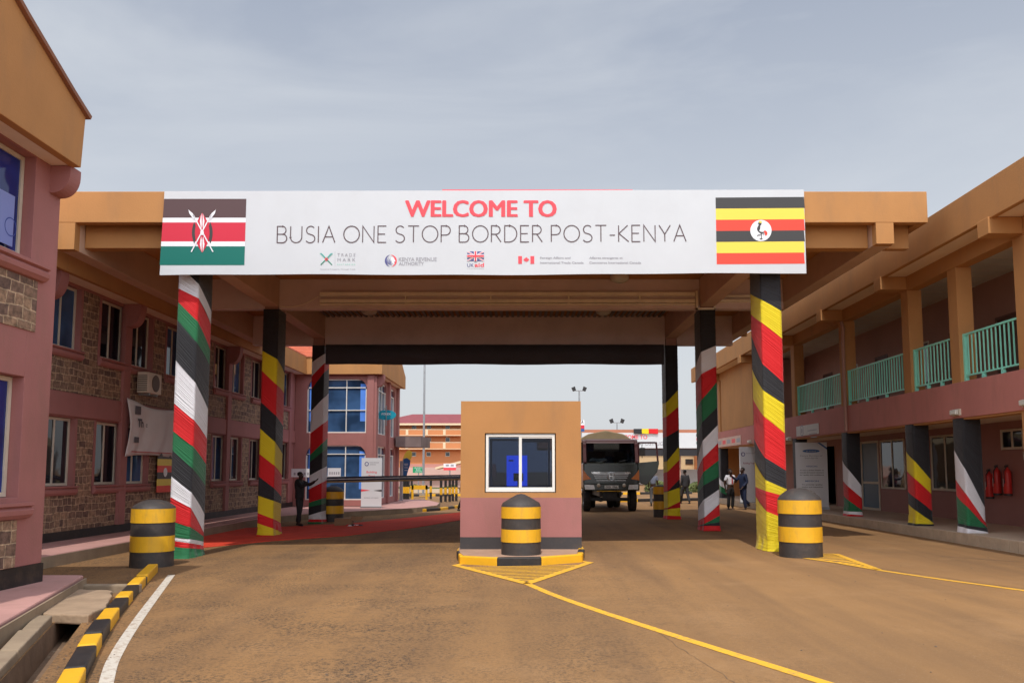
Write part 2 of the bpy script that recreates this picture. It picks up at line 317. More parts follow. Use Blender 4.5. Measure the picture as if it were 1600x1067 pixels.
def ribbon(mb,pts,w,o,ax,bxv,mi=0,closed=False):
    """flat stroke of width w through 2D points"""
    n=len(pts); L_=[];R_=[]
    for i in range(n):
        p=Vector(pts[i]); a=Vector(pts[i-1]) if (i>0 or closed) else None; b=Vector(pts[(i+1)%n]) if (i<n-1 or closed) else None
        d1=(p-a).normalized() if a is not None else None; d2=(b-p).normalized() if b is not None else None
        if d1 is None: d1=d2
        if d2 is None: d2=d1
        t=(d1+d2); t=t.normalized() if t.length>1e-6 else d1; nn=Vector((-t.y,t.x)); c=max(.35,abs(nn.dot(Vector((-d1.y,d1.x)))))
        L_.append(p+nn*(w/2/c));R_.append(p-nn*(w/2/c))
    o,ax,bxv=map(Vector,(o,ax,bxv)); vs=[o+ax*q.x+bxv*q.y for q in L_+R_]
    m=n if closed else n-1
    return mb.add(vs,[(n+i,n+(i+1)%n,(i+1)%n,i) for i in range(m)],mi)
def arc(cx,cy,rx,ry,a0,a1,n=14): return [(cx+rx*math.cos(math.radians(a0+(a1-a0)*i/n)),cy+ry*math.sin(math.radians(a0+(a1-a0)*i/n))) for i in range(n+1)]
# single-stroke capitals: (width, [(points, closed)])
SF={'B':(.60,[([(0,0),(0,1),(.3,1)]+arc(.3,.76,.22,.24,90,-90)+[(0,.52)],0),([(.3,.52)]+arc(.32,.26,.26,.26,90,-90)+[(0,0)],0)]),
'U':(.72,[([(0,1),(0,.34)]+arc(.34,.34,.34,.34,180,360)+[(.68,1)],0)]),
'S':(.56,[(arc(.29,.75,.25,.25,35,235,14)+arc(.27,.24,.28,.25,62,-150,16),0)]),
'I':(.06,[([(0,0),(0,1)],0)]),'A':(.74,[([(0,0),(.37,1),(.74,0)],0),([(.13,.35),(.61,.35)],0)]),
'O':(.94,[(arc(.47,.5,.47,.5,0,345,30),1)]),'N':(.72,[([(0,0),(0,1),(.68,0),(.68,1)],0)]),
'E':(.52,[([(.5,1),(0,1),(0,0),(.5,0)],0),([(0,.51),(.43,.51)],0)]),'T':(.66,[([(0,1),(.66,1)],0),([(.33,0),(.33,1)],0)]),
'P':(.56,[([(0,0),(0,1),(.28,1)]+arc(.28,.72,.27,.28,90,-90)+[(0,.44)],0)]),
'R':(.6,[([(0,0),(0,1),(.27,1)]+arc(.27,.74,.25,.26,90,-90)+[(0,.48)],0),([(.25,.48),(.58,0)],0)]),
'D':(.76,[([(0,0),(0,1),(.26,1)]+arc(.26,.5,.47,.5,90,-90)+[(0,0)],0)]),
'W':(1.02,[([(0,1),(.26,0),(.51,.95),(.76,0),(1.02,1)],0)]),'L':(.46,[([(0,1),(0,0),(.46,0)],0)]),'M':(.84,[([(0,0),(.06,1),(.42,.18),(.78,1),(.84,0)],0)]),'C':(.74,[(arc(.46,.5,.45,.5,48,312,24),0)]),
'-':(.34,[([(0,.4),(.32,.4)],0)]),'K':(.6,[([(0,0),(0,1)],0),([(.55,1),(.02,.5),(.6,0)],0)]),
'Y':(.68,[([(0,1),(.34,.45),(.68,1)],0),([(.34,0),(.34,.45)],0)]),' ':(.13,[])}
def stroketext(mb,s,o,ax,bxv,h,width,w,mi=0,gap=.2):
    j=0; nrm=Vector(ax).cross(Vector(bxv)); tot=sum(SF[c][0] for c in s)+gap*(len(s)-1); k=width/tot/1.0; x=0
    for c in s:
        wd,st=SF[c]
        for pts,cl in st: j+=1; ribbon(mb,[((x+a)*k,b*h) for a,b in pts],w,Vector(o)+nrm*(.0007*(j%3)),ax,bxv,mi,bool(cl))
        x+=wd+gap
    return mb
# ============================================================ GROUND
def cdt_sheet(name,outer,holes,zf,m,extra=[],**k):
    pts=[];edges=[]
    def loop(ps,closed=True):
        b=len(pts); pts.extend(Vector(p) for p in ps)
        n=len(ps); edges.extend((b+i,b+(i+1)%n) for i in range(n if closed else n-1))
    loop(outer)
    for h in holes: loop(h)
    for e_ in extra: loop(e_,False)
    v,e_,f,*_=geometry.delaunay_2d_cdt(pts,edges,[],0,1e-5)
    def inside(p,poly):
        r=False;n=len(poly)
        for i in range(n):
            x1,y1=poly[i];x2,y2=poly[(i+1)%n]
            if (y1>p[1])!=(y2>p[1]) and p[0]<(x2-x1)*(p[1]-y1)/(y2-y1)+x1: r=not r
        return r
    fs=[]
    for q in f:
        c=sum((v[i] for i in q),Vector((0,0)))/len(q)
        if inside(c,outer) and not any(inside(c,h) for h in holes): fs.append(tuple(q))
    mb=MB(); mb.add([(a.x,a.y,zf(a.x,a.y)) for a in v],fs); return mb.build(name,m,None,(0,0,0),**k)
def chL(y): return -5.45-.39*(y-10.0)
def chR(y): return -5.13-.39*(y-10.0)
hole=[(chR(1.5),1.5),(chR(6),6),(chR(10),10),(chR(11.8),11.8),(chL(11.8),11.8),(chL(10),10),(chL(6),6),(chL(1.5),1.5)]
cdt_sheet('ground',[(-900,-60),(900,-60),(900,1500),(-900,1500)],[hole],lambda x,y:gz(x),ROAD,
  extra=[[(-9,-60),(-9,1.0),(-9,60),(-9,1500)],[(11,-60),(11,60),(11,1500)]],kind='structure')
DIRT=mat('drain_dirt',(.20,.125,.075),.95,.25,3,.8,20,dirt=.4)
mb=MB()
for (fx,sg) in ((chL,1),(chR,-1)):
    ys=[1.5,4,6,8,10,11.8]
    vs=[(fx(y),y,gz(fx(y))) for y in ys]+[(fx(y)+.02*sg,y,-.36) for y in ys]; n=len(ys)
    mb.add(vs,[(i,i+1,n+i+1,n+i) for i in range(n-1)])
mb.add([(chL(1.5),1.5,-.36),(chR(1.5),1.5,-.36),(chR(11.8),11.8,-.32),(chL(11.8),11.8,-.32)],[(0,1,2,3)])
mb.add([(chL(11.8),11.8,.0),(chR(11.8),11.8,.0),(chR(11.8),11.8,-.5),(chL(11.8),11.8,-.5)],[(0,1,2,3)])
mb.build('drain_channel',DIRT,None,kind='structure')
# drain side wall and broken cover slab
mb=MB()
def strip(mb,pts,w0,w1,z0,z1,mi=0):
    n=len(pts); a=[];b=[]
    for i in range(n):
        p=Vector(pts[i]); d=(Vector(pts[min(i+1,n-1)])-Vector(pts[max(i-1,0)])).normalized(); nn=Vector((-d.y,d.x)); a.append(p+nn*w0); b.append(p+nn*w1)
    for i in range(n-1):
        q=[a[i],a[i+1],b[i+1],b[i]]; mb.prism([(c.x,c.y) for c in q],(lambda x,y:gz(x)+z0),(lambda x,y:gz(x)+z1),mi)
    return mb
mb=MB(); random.seed(3)
ys=[3,4,5,6,7,8,9,9.9]
for i in range(len(ys)-1):
    y0,y1=ys[i],ys[i+1]-.012
    mb.prism([(chL(y0)-.02,y0),(chL(y1)-.02,y1),(chL(y1)-.2-random.random()*.03,y1),(chL(y0)-.2,y0)],-.25,.02+random.random()*.03)
mb.build('drain_wall',CONC,None,kind='structure',bevel=.015)
random.seed(12); base_=[(chR(10.0)+.10,9.93),(chR(10.6)+.24,10.55),(chR(11.4)+.22,11.4),(chR(12.0)+.12,12.0),(chL(12.0)-.05,12.05),(chL(11.2)-.16,11.3),(chL(10.5)-.18,10.55),(chL(10.1)-.12,10.02)]; sl=[]
for i in range(8):
    p,q=Vector(base_[i]),Vector(base_[(i+1)%8])
    for k in range(5): v=p.lerp(q,k/5); sl.append((v.x+random.uniform(-.025,.025),v.y+random.uniform(-.03,.03)))
mb=MB().prism(sl,-.085,.03)
mb.build('drain_cover_slab',mat('dusty_slab',(.36,.25,.16),.95,.2,3,.7,25,dirt=.4),None,label='broken concrete slab lying across the open drain by the kerb',cat='slab',bevel=.02)
MB().box(-6.5,-5.55,12.35,12.5,-.2,.05).build('drain_end_step',CONC,None,kind='structure',bevel=.02)
mb=MB(); random.seed(5)
for i in range(90):
    y=random.uniform(5.5,10.6); x=chL(y)-.22-random.random()*.22; r=random.uniform(.012,.045)
    mb.lathe([(0,-r*.5),(r*.8,-r*.3),(r,r*.1),(r*.6,r*.5),(0,r*.6)],(x,y,gz(x)+r*.4),6,0,False)
for i in range(120):
    y=random.uniform(3,11); x=random.uniform(chL(y)+.04,chR(y)-.03); r=random.uniform(.01,.035)
    mb.lathe([(0,-r*.5),(r*.8,-r*.3),(r,r*.1),(r*.6,r*.5),(0,r*.6)],(x,y,-.34),6,0,False)
mb.build('rubble',CONC,None,kind='stuff')
random.seed(11); mb=MB()
for i in range(420):
    if random.random()<.55: y=random.uniform(6,15); x=-3.9-(y-7)*.33-random.random()*.5
    else: y=random.uniform(6.5,26); x=random.uniform(-5,9)
    if chL(y)-.3<x<chR(y)+.05 : continue
    r=random.uniform(.004,.014)
    mb.lathe([(0,-r*.4),(r,-r*.1),(r*.6,r*.4),(0,r*.5)],(x,y,gz(x)+.004),5,0,False)
mb.build('road_grit',mat('grit',(.16,.11,.075),.9,.3,30,0),None,kind='stuff')
# pavements -------------------------------------------------
pz=.17
mb=MB().prism([(-6.58,12.62),(-6.48,12.6),(-5.52,9.46),(-4.1,4.8),(-8,4.8),(-8,12.62)],-.3,.16)
mb.build('near_pavement',PAVE,None,kind='structure',bevel=.02)
mb=MB(); strip(mb,[(-6.42,12.55),(-5.47,9.44),(-4.05,4.8)],-.012,.012,-.25,.2)
mb.build('near_pavement_edge',CONC,None,kind='structure')
mb=MB().prism([(-5.9,9.35),(-5.66,9.4),(-4.6,5.8),(-4.9,5.8)],-.2,.02); mb.build('lower_step',CONC,None,kind='structure',bevel=.02)
pav=[(-9.1,12.7),(-9.1,29),(-8.2,31.5),(-6.4,33.6),(-4.9,35.6),(-4.3,38),(-4.6,42),(-6,47),(-11.2,47),(-11.2,12.7)]
MB().prism(pav,-.2,.13).build('pavement',PAVE,None,(0,0,0),YB,kind='structure',bevel=.02)
mb=MB(); strip(mb,[(-9.085,12.7),(-9.085,29),(-8.18,31.5),(-6.38,33.6),(-4.88,35.6),(-4.28,38),(-4.58,42)],-.01,.012,-.1,.215)
mb.build('pavement_edge',CONC,None,(0,0,0),YB,kind='structure')
# painted kerbs ---------------------------------------------
def kerb(name,pts,w,h,seg,start=0,yaw=0,cols=(YELP,BLACKP),jit=.0,yb=None):
    mb=MB(); acc=[0]
    P_=[Vector(p) for p in pts]
    for i in range(1,len(P_)): acc.append(acc[-1]+(P_[i]-P_[i-1]).length)
    def at(s):
        for i in range(1,len(P_)):
            if s<=acc[i]+1e-6: t=(s-acc[i-1])/(acc[i]-acc[i-1]); return P_[i-1].lerp(P_[i],t),(P_[i]-P_[i-1]).normalized()
        return P_[-1],(P_[-1]-P_[-2]).normalized()
    s=0;k=start
    while s<acc[-1]-.05:
        e_=min(s+seg*(1+random.uniform(-jit,jit)),acc[-1])
        if yb:
            i_=k-start; e_=acc[-1]
            if i_<len(yb):
                e_=s+.02
                while e_<acc[-1] and at(e_)[0].y>yb[i_]: e_+=.02
        a,da=at(s); b,db=at(e_-.012); na=Vector((-da.y,da.x)); nb=Vector((-db.y,db.x))
        q=[a,b,b+nb*w,a+na*w] if w>0 else [a+na*w,b+nb*w,b,a]; hh=h+random.uniform(-.02,.015)*(jit>0)
        mb.prism([(c.x,c.y) for c in q],(lambda x,y:gz(x)-.15),(lambda x,y:gz(x)+hh),k%2); s=e_;k+=1
    return mb.build(name,list(cols),None,None,yaw,kind='structure',bevel=.018)
random.seed(2)
kerb('kerb',[(-6.40,15.0),(-5.52,12.3),(-4.72,9.97),(-4.18,8.54),(-3.6,7.1),(-2.9,5.4),(-2.2,3.8)],-.17,.13,.66,0,jit=.2,yb=[G(0,q,.05)[1] for q in (899,901.5,912.5,924,932.5,950,971,992.5,1010,1044,1075,1120)])
mb=MB()
def line(mb,pts,w,mi=0,dz=.004):
    n=len(pts)
    for i in range(n-1):
        a,b=Vector(pts[i]),Vector(pts[i+1]); d=(b-a).normalized(); nn=Vector((-d.y,d.x))*w/2
        q=[a-nn,b-nn,b+nn,a+nn]; mb.add([(c.x,c.y,gz(c.x)+dz) for c in q],[(0,1,2,3)],mi)
def smooth(pts,k=5):
    r=[]
    for i in range(len(pts)-1):
        p0=Vector(pts[max(i-1,0)]);p1=Vector(pts[i]);p2=Vector(pts[i+1]);p3=Vector(pts[min(i+2,len(pts)-1)])
        for j in range(k):
            t=j/k; r.append(.5*((2*p1)+(p2-p0)*t+(2*p0-5*p1+4*p2-p3)*t*t+(3*p1-p0-3*p2+p3)*t**3))
    r.append(Vector(pts[-1])); return r
line(mb,smooth([(-5.95,14.5),(-4.62,10.41),(-3.9,8.3),(-3.42,7.1),(-2.3,4.6)],5),.115)
mb.build('white_road_line',LINEW,None,kind='structure')
mb=MB(); line(mb,smooth([(.13,12.85),(.57,11.4),(1.31,9.46),(2.40,6.86),(3.3,4.8)],5),.12)
line(mb,[(-1.16,15.45),(.13,12.82)],.15,dz=.008); line(mb,[(1.33,15.64),(.13,12.82)],.15,dz=.008); line(mb,[(-1.16,15.42),(-1.0,15.75)],.12,dz=.006); line(mb,[(1.33,15.6),(1.12,15.95)],.12,dz=.006)
for i in range(1,12):
    t=i/12; y=12.95+t*2.35; xl=.13-(y-12.82)/2.6*1.25; xr=.13+(y-12.82)/2.8*1.2
    line(mb,[(xl,y),(xr,y+.1)],.085)
mb.build('yellow_island_marking',LINEY,None,kind='structure')
mb=MB(); line(mb,smooth([(5.95,14.0),(6.4,12.7),(6.88,11.53),(8.4,7.5)],5),.10)
A_=[(5.15,16.65),(5.7,15.1),(5.95,14.0)]; B_=[(6.25,16.6),(6.1,15.3),(5.97,14.0)]
line(mb,A_,.12,dz=.008); line(mb,B_,.12,dz=.008)
for i in range(12):
    t=i/12; 
    def lp(q,t): 
        s=t*2; k=min(int(s),1); f=s-k; return (q[k][0]*(1-f)+q[k+1][0]*f,q[k][1]*(1-f)+q[k+1][1]*f)
    a=lp(A_,t*.97); b=lp(B_,t*.97); line(mb,[a,(b[0],b[1]+.05)],.11)
mb.build('yellow_bollard_marking',LINEY,None,kind='structure')
# cracks and tar joints
CRK=mat('crack_tar',(.17,.11,.07),.95,.3,8,0)
random.seed(8); mb=MB()
def crack(p,q,w,n=26,am=.05):
    p,q=Vector(p),Vector(q); d=(q-p); nn=Vector((-d.y,d.x)).normalized(); pts=[]
    o=0
    for i in range(n+1): o=o*.8+random.uniform(-am,am); pts.append(p+d*i/n+nn*o)
    for i in range(n): line(mb,[pts[i],pts[i+1]],w*random.uniform(.4,1.3),dz=.003)
crack((1.42,9.35),(1.75,6.6),.006,40,.015); crack((6.9,11.9),(9.2,9.6),.02,20,.03); crack((6.0,14.6),(6.9,11.9),.015,18,.03); crack((8.0,16.0),(9.0,14.7),.03,6,.01); crack((7.2,16.9),(8.2,16.6),.015,9,.02)
mb.build('road_cracks',CRK,None,kind='structure')
# red carpet
mb=MB(); cp=[(-9.0,19.9),(-7.4,19.8),(-6.3,21.5),(-4.75,22.9),(-3.2,26.0),(-2.0,29.9),(-.9,34.5),(-2.3,35.6),(-3.9,32.0),(-5.76,28.4),(-7.5,27.2),(-9.0,26.6)]
mb.prism(cp,(lambda x,y:gz(x)-.02),(lambda x,y:gz(x)+.015)); mb.build('red_carpet',CARPET,None,label='long red carpet laid across the road under the canopy',cat='carpet')
# booth island
isl=[(-1.23,19.6),(-1.2,16.9),(-1.12,16.2),(-1.03,15.72),(-.39,15.35),(.4,15.35),(1.1,15.78),(1.22,16.2),(1.3,16.9),(1.33,19.6)]
MB().prism(isl,-.1,lambda x,y:.145).build('booth_island',mat('island_screed',(.40,.25,.17),.9,.12,2,.4,30,dirt=.4),None,kind='structure')
mb=MB()
def kseg(poly,c): strip(mb,poly,-.004,.12,-.1,.15,c)
kseg([(-1.26,19.6),(-1.235,17.3)],1);kseg([(-1.235,17.3),(-1.225,16.75)],0);kseg([(-1.225,16.75),(-1.15,16.15)],1)
kseg([(-1.15,16.15),(-1.09,15.66),(-.39,15.28)],0); kseg([(-.39,15.28),(.42,15.28)],1); kseg([(.42,15.28),(1.19,15.72),(1.24,16.1)],0); kseg([(1.24,16.1),(1.31,16.75)],1); kseg([(1.31,16.75),(1.32,17.3)],0); kseg([(1.32,17.3),(1.36,19.6)],1)
mb.build('island_kerb',[YELP,BLACKP],None,kind='structure',bevel=.02)
# ============================================================ BOLLARDS
def bollard(x,y,z,r,h,label,cone=.2,bands=5):
    t=thing('striped_bollard',label,'bollard',(x,y,z),group='big yellow and black striped bollards')
    hb=h-cone; bh=hb/4.15
    mb=MB(); k=0; cols=[1,0,1,0]; zz=0
    hs=[bh*1.1,bh*1.1,bh*.95,bh]
    for c,q in zip(cols,hs):
        e_=0.006 if c==0 else 0
        prof=[(r+e_,zz),(r+e_-.004,zz+q)] 
        mb.lathe(prof,(x,y,z),48,c); 
        mb.lathe([(r-.02,zz+q),(r+e_-.004,zz+q)],(x,y,z),48,c,False); mb.lathe([(r+e_,zz),(r-.02,zz)],(x,y,z),48,c,False); zz+=q
    mb.build('shaft',[YELB,DUSTB],t)
    MB().lathe([(r+.004,zz),(r-.01,zz+.03),(r*.88,zz+cone*.38),(r*.6,zz+cone*.76),(r*.3,zz+cone*.96),(0.0,zz+cone)] if cone!=.24 else [(r+.004,zz),(r-.01,zz+.03),(r*.93,zz+.07),(r*.55,zz+.155),(r*.2,zz+.225),(0,zz+.24)],(x,y,z),48,0).build('cap',DUSTB,t)
    return t
bollard(.05,15.95,.145,.375,1.13,'striped bollard standing on the kerbed island in front of the toll booth window',.24)
bollard(5.46,16.3,.065,.405,1.31,'striped bollard beside the front red, yellow and black column on the right',.225)
bollard(-6.93,15.95,-.083,.39,1.25,'striped bollard beside the front white, red and green column on the left',.165)
bollard(-6.62,29.95,-.075,.38,1.25,'striped bollard partly hidden behind the rear left wrapped column',.2)
bollard(5.10,30.2,.055,.24,1.15,'striped bollard partly hidden behind the rear right wrapped column',.06)
# ============================================================ BOOTH
bt=thing('toll_booth','square orange and pink toll booth with white sliding window on the island','booth',(.05,18.1,.145))
x0,x1,y0,y1=-1.17,1.27,16.9,19.3; z0=.145
def wallopen(mb,x0,x1,z0,z1,ya,yb,op,mi=0):
    a,b,c,d=op
    mb.box(x0,a,ya,yb,z0,z1,mi);mb.box(b,x1,ya,yb,z0,z1,mi);mb.box(a,b,ya,yb,z0,c,mi);mb.box(a,b,ya,yb,d,z1,mi)
zs=(z0+.24,1.17,3.12); op=(-.68,.76,1.27,2.47)
mb=MB().box(x0,x1,y0,y0+.15,z0,zs[0]).box(x0,x1,y1-.15,y1,z0,zs[0]).box(x0,x0+.15,y0+.15,y1-.15,z0,zs[0]).box(x1-.15,x1,y0+.15,y1-.15,z0,zs[0]); mb.build('plinth',mat('charcoal_plinth',(.05,.045,.045),.6,.1,2,.1,dirt=.2),bt)
mb=MB().box(x0,x1,y0,y0+.15,zs[0],zs[1]).box(x0,x1,y1-.15,y1,zs[0],zs[1]).box(x0,x0+.15,y0+.15,y1-.15,zs[0],zs[1]).box(x1-.15,x1,y0+.15,y1-.15,zs[0],zs[1]); mb.build('lower_wall',PINK,bt)
mb=MB(); wallopen(mb,x0,x1,zs[1],zs[2],y0,y0+.15,op); wallopen(mb,x0,x1,zs[1],zs[2],y1-.15,y1,op)
mb.box(x0,x0+.15,y0+.15,y1-.15,zs[1],zs[2]).box(x1-.15,x1,y0+.15,y1-.15,zs[1],zs[2]); mb.build('upper_wall',ORANGE,bt)
MB().box(x0+.15,x1-.15,y0+.15,y1-.15,2.75,2.85).build('roof',CONC,bt); 
MB().box(x0+.15,x1-.15,y0+.15,y1-.15,.3,1.0).build('counter',DOORB,bt)
def slider(parent,a,b,c,d,y,dp=.06,fm=WHITEF,pm=GLCLR,fw=.055):
    w=MB(); w.box(a,b,y,y+dp,c,c+fw).box(a,b,y,y+dp,d-fw,d).box(a,a+fw,y,y+dp,c+fw,d-fw).box(b-fw,b,y,y+dp,c+fw,d-fw)
    m=(a+b)/2; w.box(m-.03,m+.03,y+.005,y+dp-.005,c+fw,d-fw); w.box(m+.03,b-fw,y+.012,y+dp-.012,d-fw-.03,d-fw).box(a+fw,m-.03,y+.012,y+dp-.012,c+fw,c+fw+.035).box(m+.03,b-fw,y+.012,y+dp-.012,c+fw,c+fw+.035)
    f=w.build('window',fm,parent,bevel=.004)
    MB().box(a+fw,m-.03,y+.02,y+.026,c+fw+.035,d-fw).build('pane',pm,f); MB().box(m+.03,b-fw,y+.034,y+.04,c+fw+.035,d-fw-.03).build('pane',pm,f); return f
slider(bt,-.66,.74,1.285,2.45,y0+.03)
slider(bt,-.66,.74,1.285,2.45,y1-.1)
mb=MB()
random.seed(4)
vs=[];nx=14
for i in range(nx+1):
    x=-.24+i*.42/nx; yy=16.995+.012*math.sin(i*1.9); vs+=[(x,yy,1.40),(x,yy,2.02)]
mb.add(vs,[(2*i,2*i+2,2*i+3,2*i+1) for i in range(nx)],0,True); bl_=plain('glowing_blue_curtain',(.01,.05,.6)); bl_.node_tree.nodes['Principled BSDF'].inputs['Emission Color'].default_value=(.02,.10,1,1); bl_.node_tree.nodes['Principled BSDF'].inputs['Emission Strength'].default_value=1.6
mb.build('glowing_curtain',bl_,bt)  # blue window curtain; its emission is added in place of sunlight on the cloth
MB().box(-.10,.10,16.972,16.976,1.5,1.66).box(-.02,.02,16.972,16.976,1.35,1.5).box(-.2,-.1,16.972,16.976,1.9,1.93).build('equipment_silhouette',DARKIN,bt)
# ============================================================ CANOPY
cy=thing('entrance_canopy','wide orange concrete canopy spanning the road on six columns','canopy',(-.6,24,0))
CX=(-6.97,5.33); RY=(17.33,23.15,28.75); CW,CD=.36,.72
ZB=6.32
random.seed(1)
for i,y in enumerate(RY):
    for x in CX:
        MB().box(x-CW/2,x+CW/2,y,y+CD,gz(x)-.1,ZB).build('column',BROWNW,cy)
mb=MB().box(-9.71,8.6,17.05,17.25,6.89,7.56).box(-9.71,8.6,30.9,31.1,6.75,7.5)
mb.box(-9.71,-9.51,17.25,30.9,6.89,7.5).box(8.4,8.6,17.25,30.9,6.89,7.5)
mb.build('fascia',ORANGE,cy,bevel=.012)
ce=MB().box(-9.5,8.39,17.26,30.89,7.12,7.25); ce.build('roof_slab',ORANGE,cy)
for a_,b_,c_0 in ((-9.66,-9.30,ZB),(7.5,7.87,6.44),(CX[0]-.2,CX[0]+.2,ZB),(CX[1]-.2,CX[1]+.2,ZB)):
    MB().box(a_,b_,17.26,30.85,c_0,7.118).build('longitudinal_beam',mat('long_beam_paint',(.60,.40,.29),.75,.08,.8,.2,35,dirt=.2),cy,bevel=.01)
MB().box(-9.66,-9.30,17.052,17.259,ZB,6.888).build('beam_end',ORANGE,cy); MB().box(7.5,7.87,17.052,17.259,6.44,6.888).build('beam_end',ORANGE,cy)
mb=MB()
xs=[-9.29,CX[0]-.202,CX[0]+.202,CX[1]-.202,CX[1]+.202,7.49]
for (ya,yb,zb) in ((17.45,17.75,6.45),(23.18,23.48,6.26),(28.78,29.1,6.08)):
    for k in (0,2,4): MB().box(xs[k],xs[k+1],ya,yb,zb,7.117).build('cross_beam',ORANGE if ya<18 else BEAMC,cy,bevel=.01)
MB().box(7.88,8.39,17.5,17.7,6.45,6.98).build('cross_beam',ORANGE,cy,bevel=.01)
mb=MB()
for k in range(62):    # corrugated sheeting under the slab behind the second beam
    x=-6.7+k*.19; mb.box(x,x+.09,23.5,28.75,7.06,7.11)
mb.build('ceiling_sheet',SHEET,cy)
MB().box(-9.29,7.49,29.12,30.88,6.98,7.11).build('rear_soffit',SOFF,cy)
# conduits on the second beam
mb=MB()
for z in (6.42,6.62): mb.box(-5.6,4.98,23.08,23.178,z,z+.10)
mb.box(-5.6,4.98,23.10,23.178,6.36,6.40)
mb.box(5.6,7.4,23.08,23.178,6.44,6.52).box(5.6,7.4,23.08,23.178,6.58,6.64)
mb.box(5.00,5.05,23.06,23.14,6.22,6.75).box(5.0,5.55,23.06,23.14,6.22,6.27).box(5.5,5.55,23.06,23.14,6.22,6.4)
for x in (-3.2,-.8,1.4,3.4): mb.box(x,x+.04,23.07,23.178,6.40,6.73)
mb.build('cable_trunking',CONDUIT,None,label='long cream cable trunking running across the second canopy beam',cat='conduit')
mb=MB(); pts=[(-6.7+ i*.12, 23.02, 6.30-.12*math.sin(PI*i/9)+.28*(i/9)) for i in range(10)]
mb.tube(pts,.012,0,5).build('loose_cable',CONDUIT,None,label='thin loose cable sagging to the trunking from the left column',cat='cable')
for (px,py,lb) in ((577,486,'round ceiling lamp nearest the left columns under the canopy'),(943,486,'round ceiling lamp just behind the long cable trunking, right of centre'),(968,434,'round ceiling lamp seen directly below the lower edge of the welcome banner')):
    r=ray(px,py); t=(7.02-CH)/r[2]; X,Y=r[0]*t,r[1]*t
    t_=thing('ceiling_lamp',lb,'ceiling lamp',(X,Y,6.9),group='round ceiling lamps under the canopy')
    MB().lathe([(.26,.12),(.26,.04),(.24,0)],(X,Y,6.95),24).lathe([(.24,0),(0,0)],(X,Y,6.95),24,0).build('lamp_rim',CREAM,t_)
    MB().lathe([(0,-.08),(.12,-.065),(.2,-.03),(.23,0)],(X,Y,6.95),24).build('lamp_cover',plain('lamp_opal',(.6,.58,.5),.3),t_)
# ------------------------------------------------------------ wrapped cloths
def drape(label,cat,corners,ztop,zbot,cols,bounds,seed,skirt='k',yaw=0,group='striped cloths wrapped round the canopy columns',flare=.05,name='column_cloth'):
    """corners: 4 plan points (order a,b,c,d); bounds rows: z at a,b,c (d averaged)."""
    random.seed(seed)
    rows=[]   # each row: z at the 4 corners, color above
    zt=[ztop]*4; B=[]
    for b in bounds: B.append([b[0],b[1],b[2],(b[0]+b[2])/2])
    B=[zt]+B+[[zbot]*4]
    for k in range(1,len(B)):
        for j in range(4): B[k][j]=min(B[k][j],B[k-1][j])
    for k in range(len(B)-2,0,-1):
        for j in range(4): B[k][j]=max(B[k][j],zbot)
    cs=[Vector(c) for c in corners]; seg=[(cs[(i+1)%4]-cs[i]) for i in range(4)]; ctr=sum(cs,Vector((0,0)))/4
    cols_u=[]  # (corner idx, t, point, outward normal, u)
    u=0
    for i in range(4):
        n=max(5,int(seg[i].length/.045)); d=seg[i].normalized(); nn=Vector((d.y,-d.x))
        if nn.dot((cs[i]+cs[(i+1)%4])/2-ctr)<0: nn=-nn
        for j in range(n):
            t=j/n; cols_u.append((i,t,cs[i]+seg[i]*t,nn,u+seg[i].length*t))
        u+=seg[i].length
    nU=len(cols_u); mb=MB(); mb.uv=[]
    ph=[random.uniform(0,6.28) for _ in range(12)]
    rowid=0; prev=None
    for k in range(len(B)-1):
        hh=max(B[k][j]-B[k+1][j] for j in range(4)); nr=max(1,int(hh/.07)); mi=CKL.index(cols[k])
        for r in range(0,nr+1):
            t=r/nr; ring=[]
            for (ci,ct,p,nn,uu) in cols_u:
                za=B[k][ci]*(1-t)+B[k+1][ci]*t; zb=B[k][(ci+1)%4]*(1-t)+B[k+1][(ci+1)%4]*t
                z=za*(1-ct)+zb*ct
                f=k*3.1+t*hh*7.0
                e_=math.sin(ct*PI)
                w=(math.sin(f*5.3+ph[ci]+uu*.8)*.5+math.sin(f*11.7+ph[ci+4]+uu*2)*.35+math.sin(f*23+ph[(ci+8)%12])*.2)*.011
                fl=flare*max(0,1-(z-zbot)/.28)**2
                q=p+nn*(w*(.35+.65*e_)+.004+.012*e_)+(p-ctr).normalized()*fl
                if z-zbot<.25: q+= (p-ctr).normalized()*.02*math.sin(uu*19+seed)
                ring.append((q.x,q.y,z)); 
            b=len(mb.v); mb.v+=ring; mb.uv+=[(cu[4],(-rowid*.07)) for cu in cols_u]; rowid+=1
            if r>0:
                for c in range(nU):
                    c2=(c+1)%nU; mb.f.append([prev+c,b+c,b+c2,prev+c2]); mb.m.append(mi); mb.sm.append(True)
            prev=b
    # harden the corner fold a little by leaving the normals smooth; close the top
    return mb.build(name,CMATS,None,(ctr.x,ctr.y,zbot),yaw,label=label,cat=cat,group=group)
def cbox(x,y,e=.03): return (x-CW/2-e,x+CW/2+e,y-e,y+CD+e)
def zc(px,py,Y): return P(px,py,Y)[2]
def dr_left(x,y,xpx,rows,ztop,cols,label,seed):
    a,b,c,d=cbox(x,y)
    cor=[(a,c),(b,c),(b,d),(a,d)]
    bounds=[(zc(xpx[0],r[0],c),zc(xpx[1],r[1],c),zc(xpx[2],r[2],d)) for r in rows]
    return drape(label,'column cloth',cor,ztop,gz(x)+.005,cols,bounds,seed)
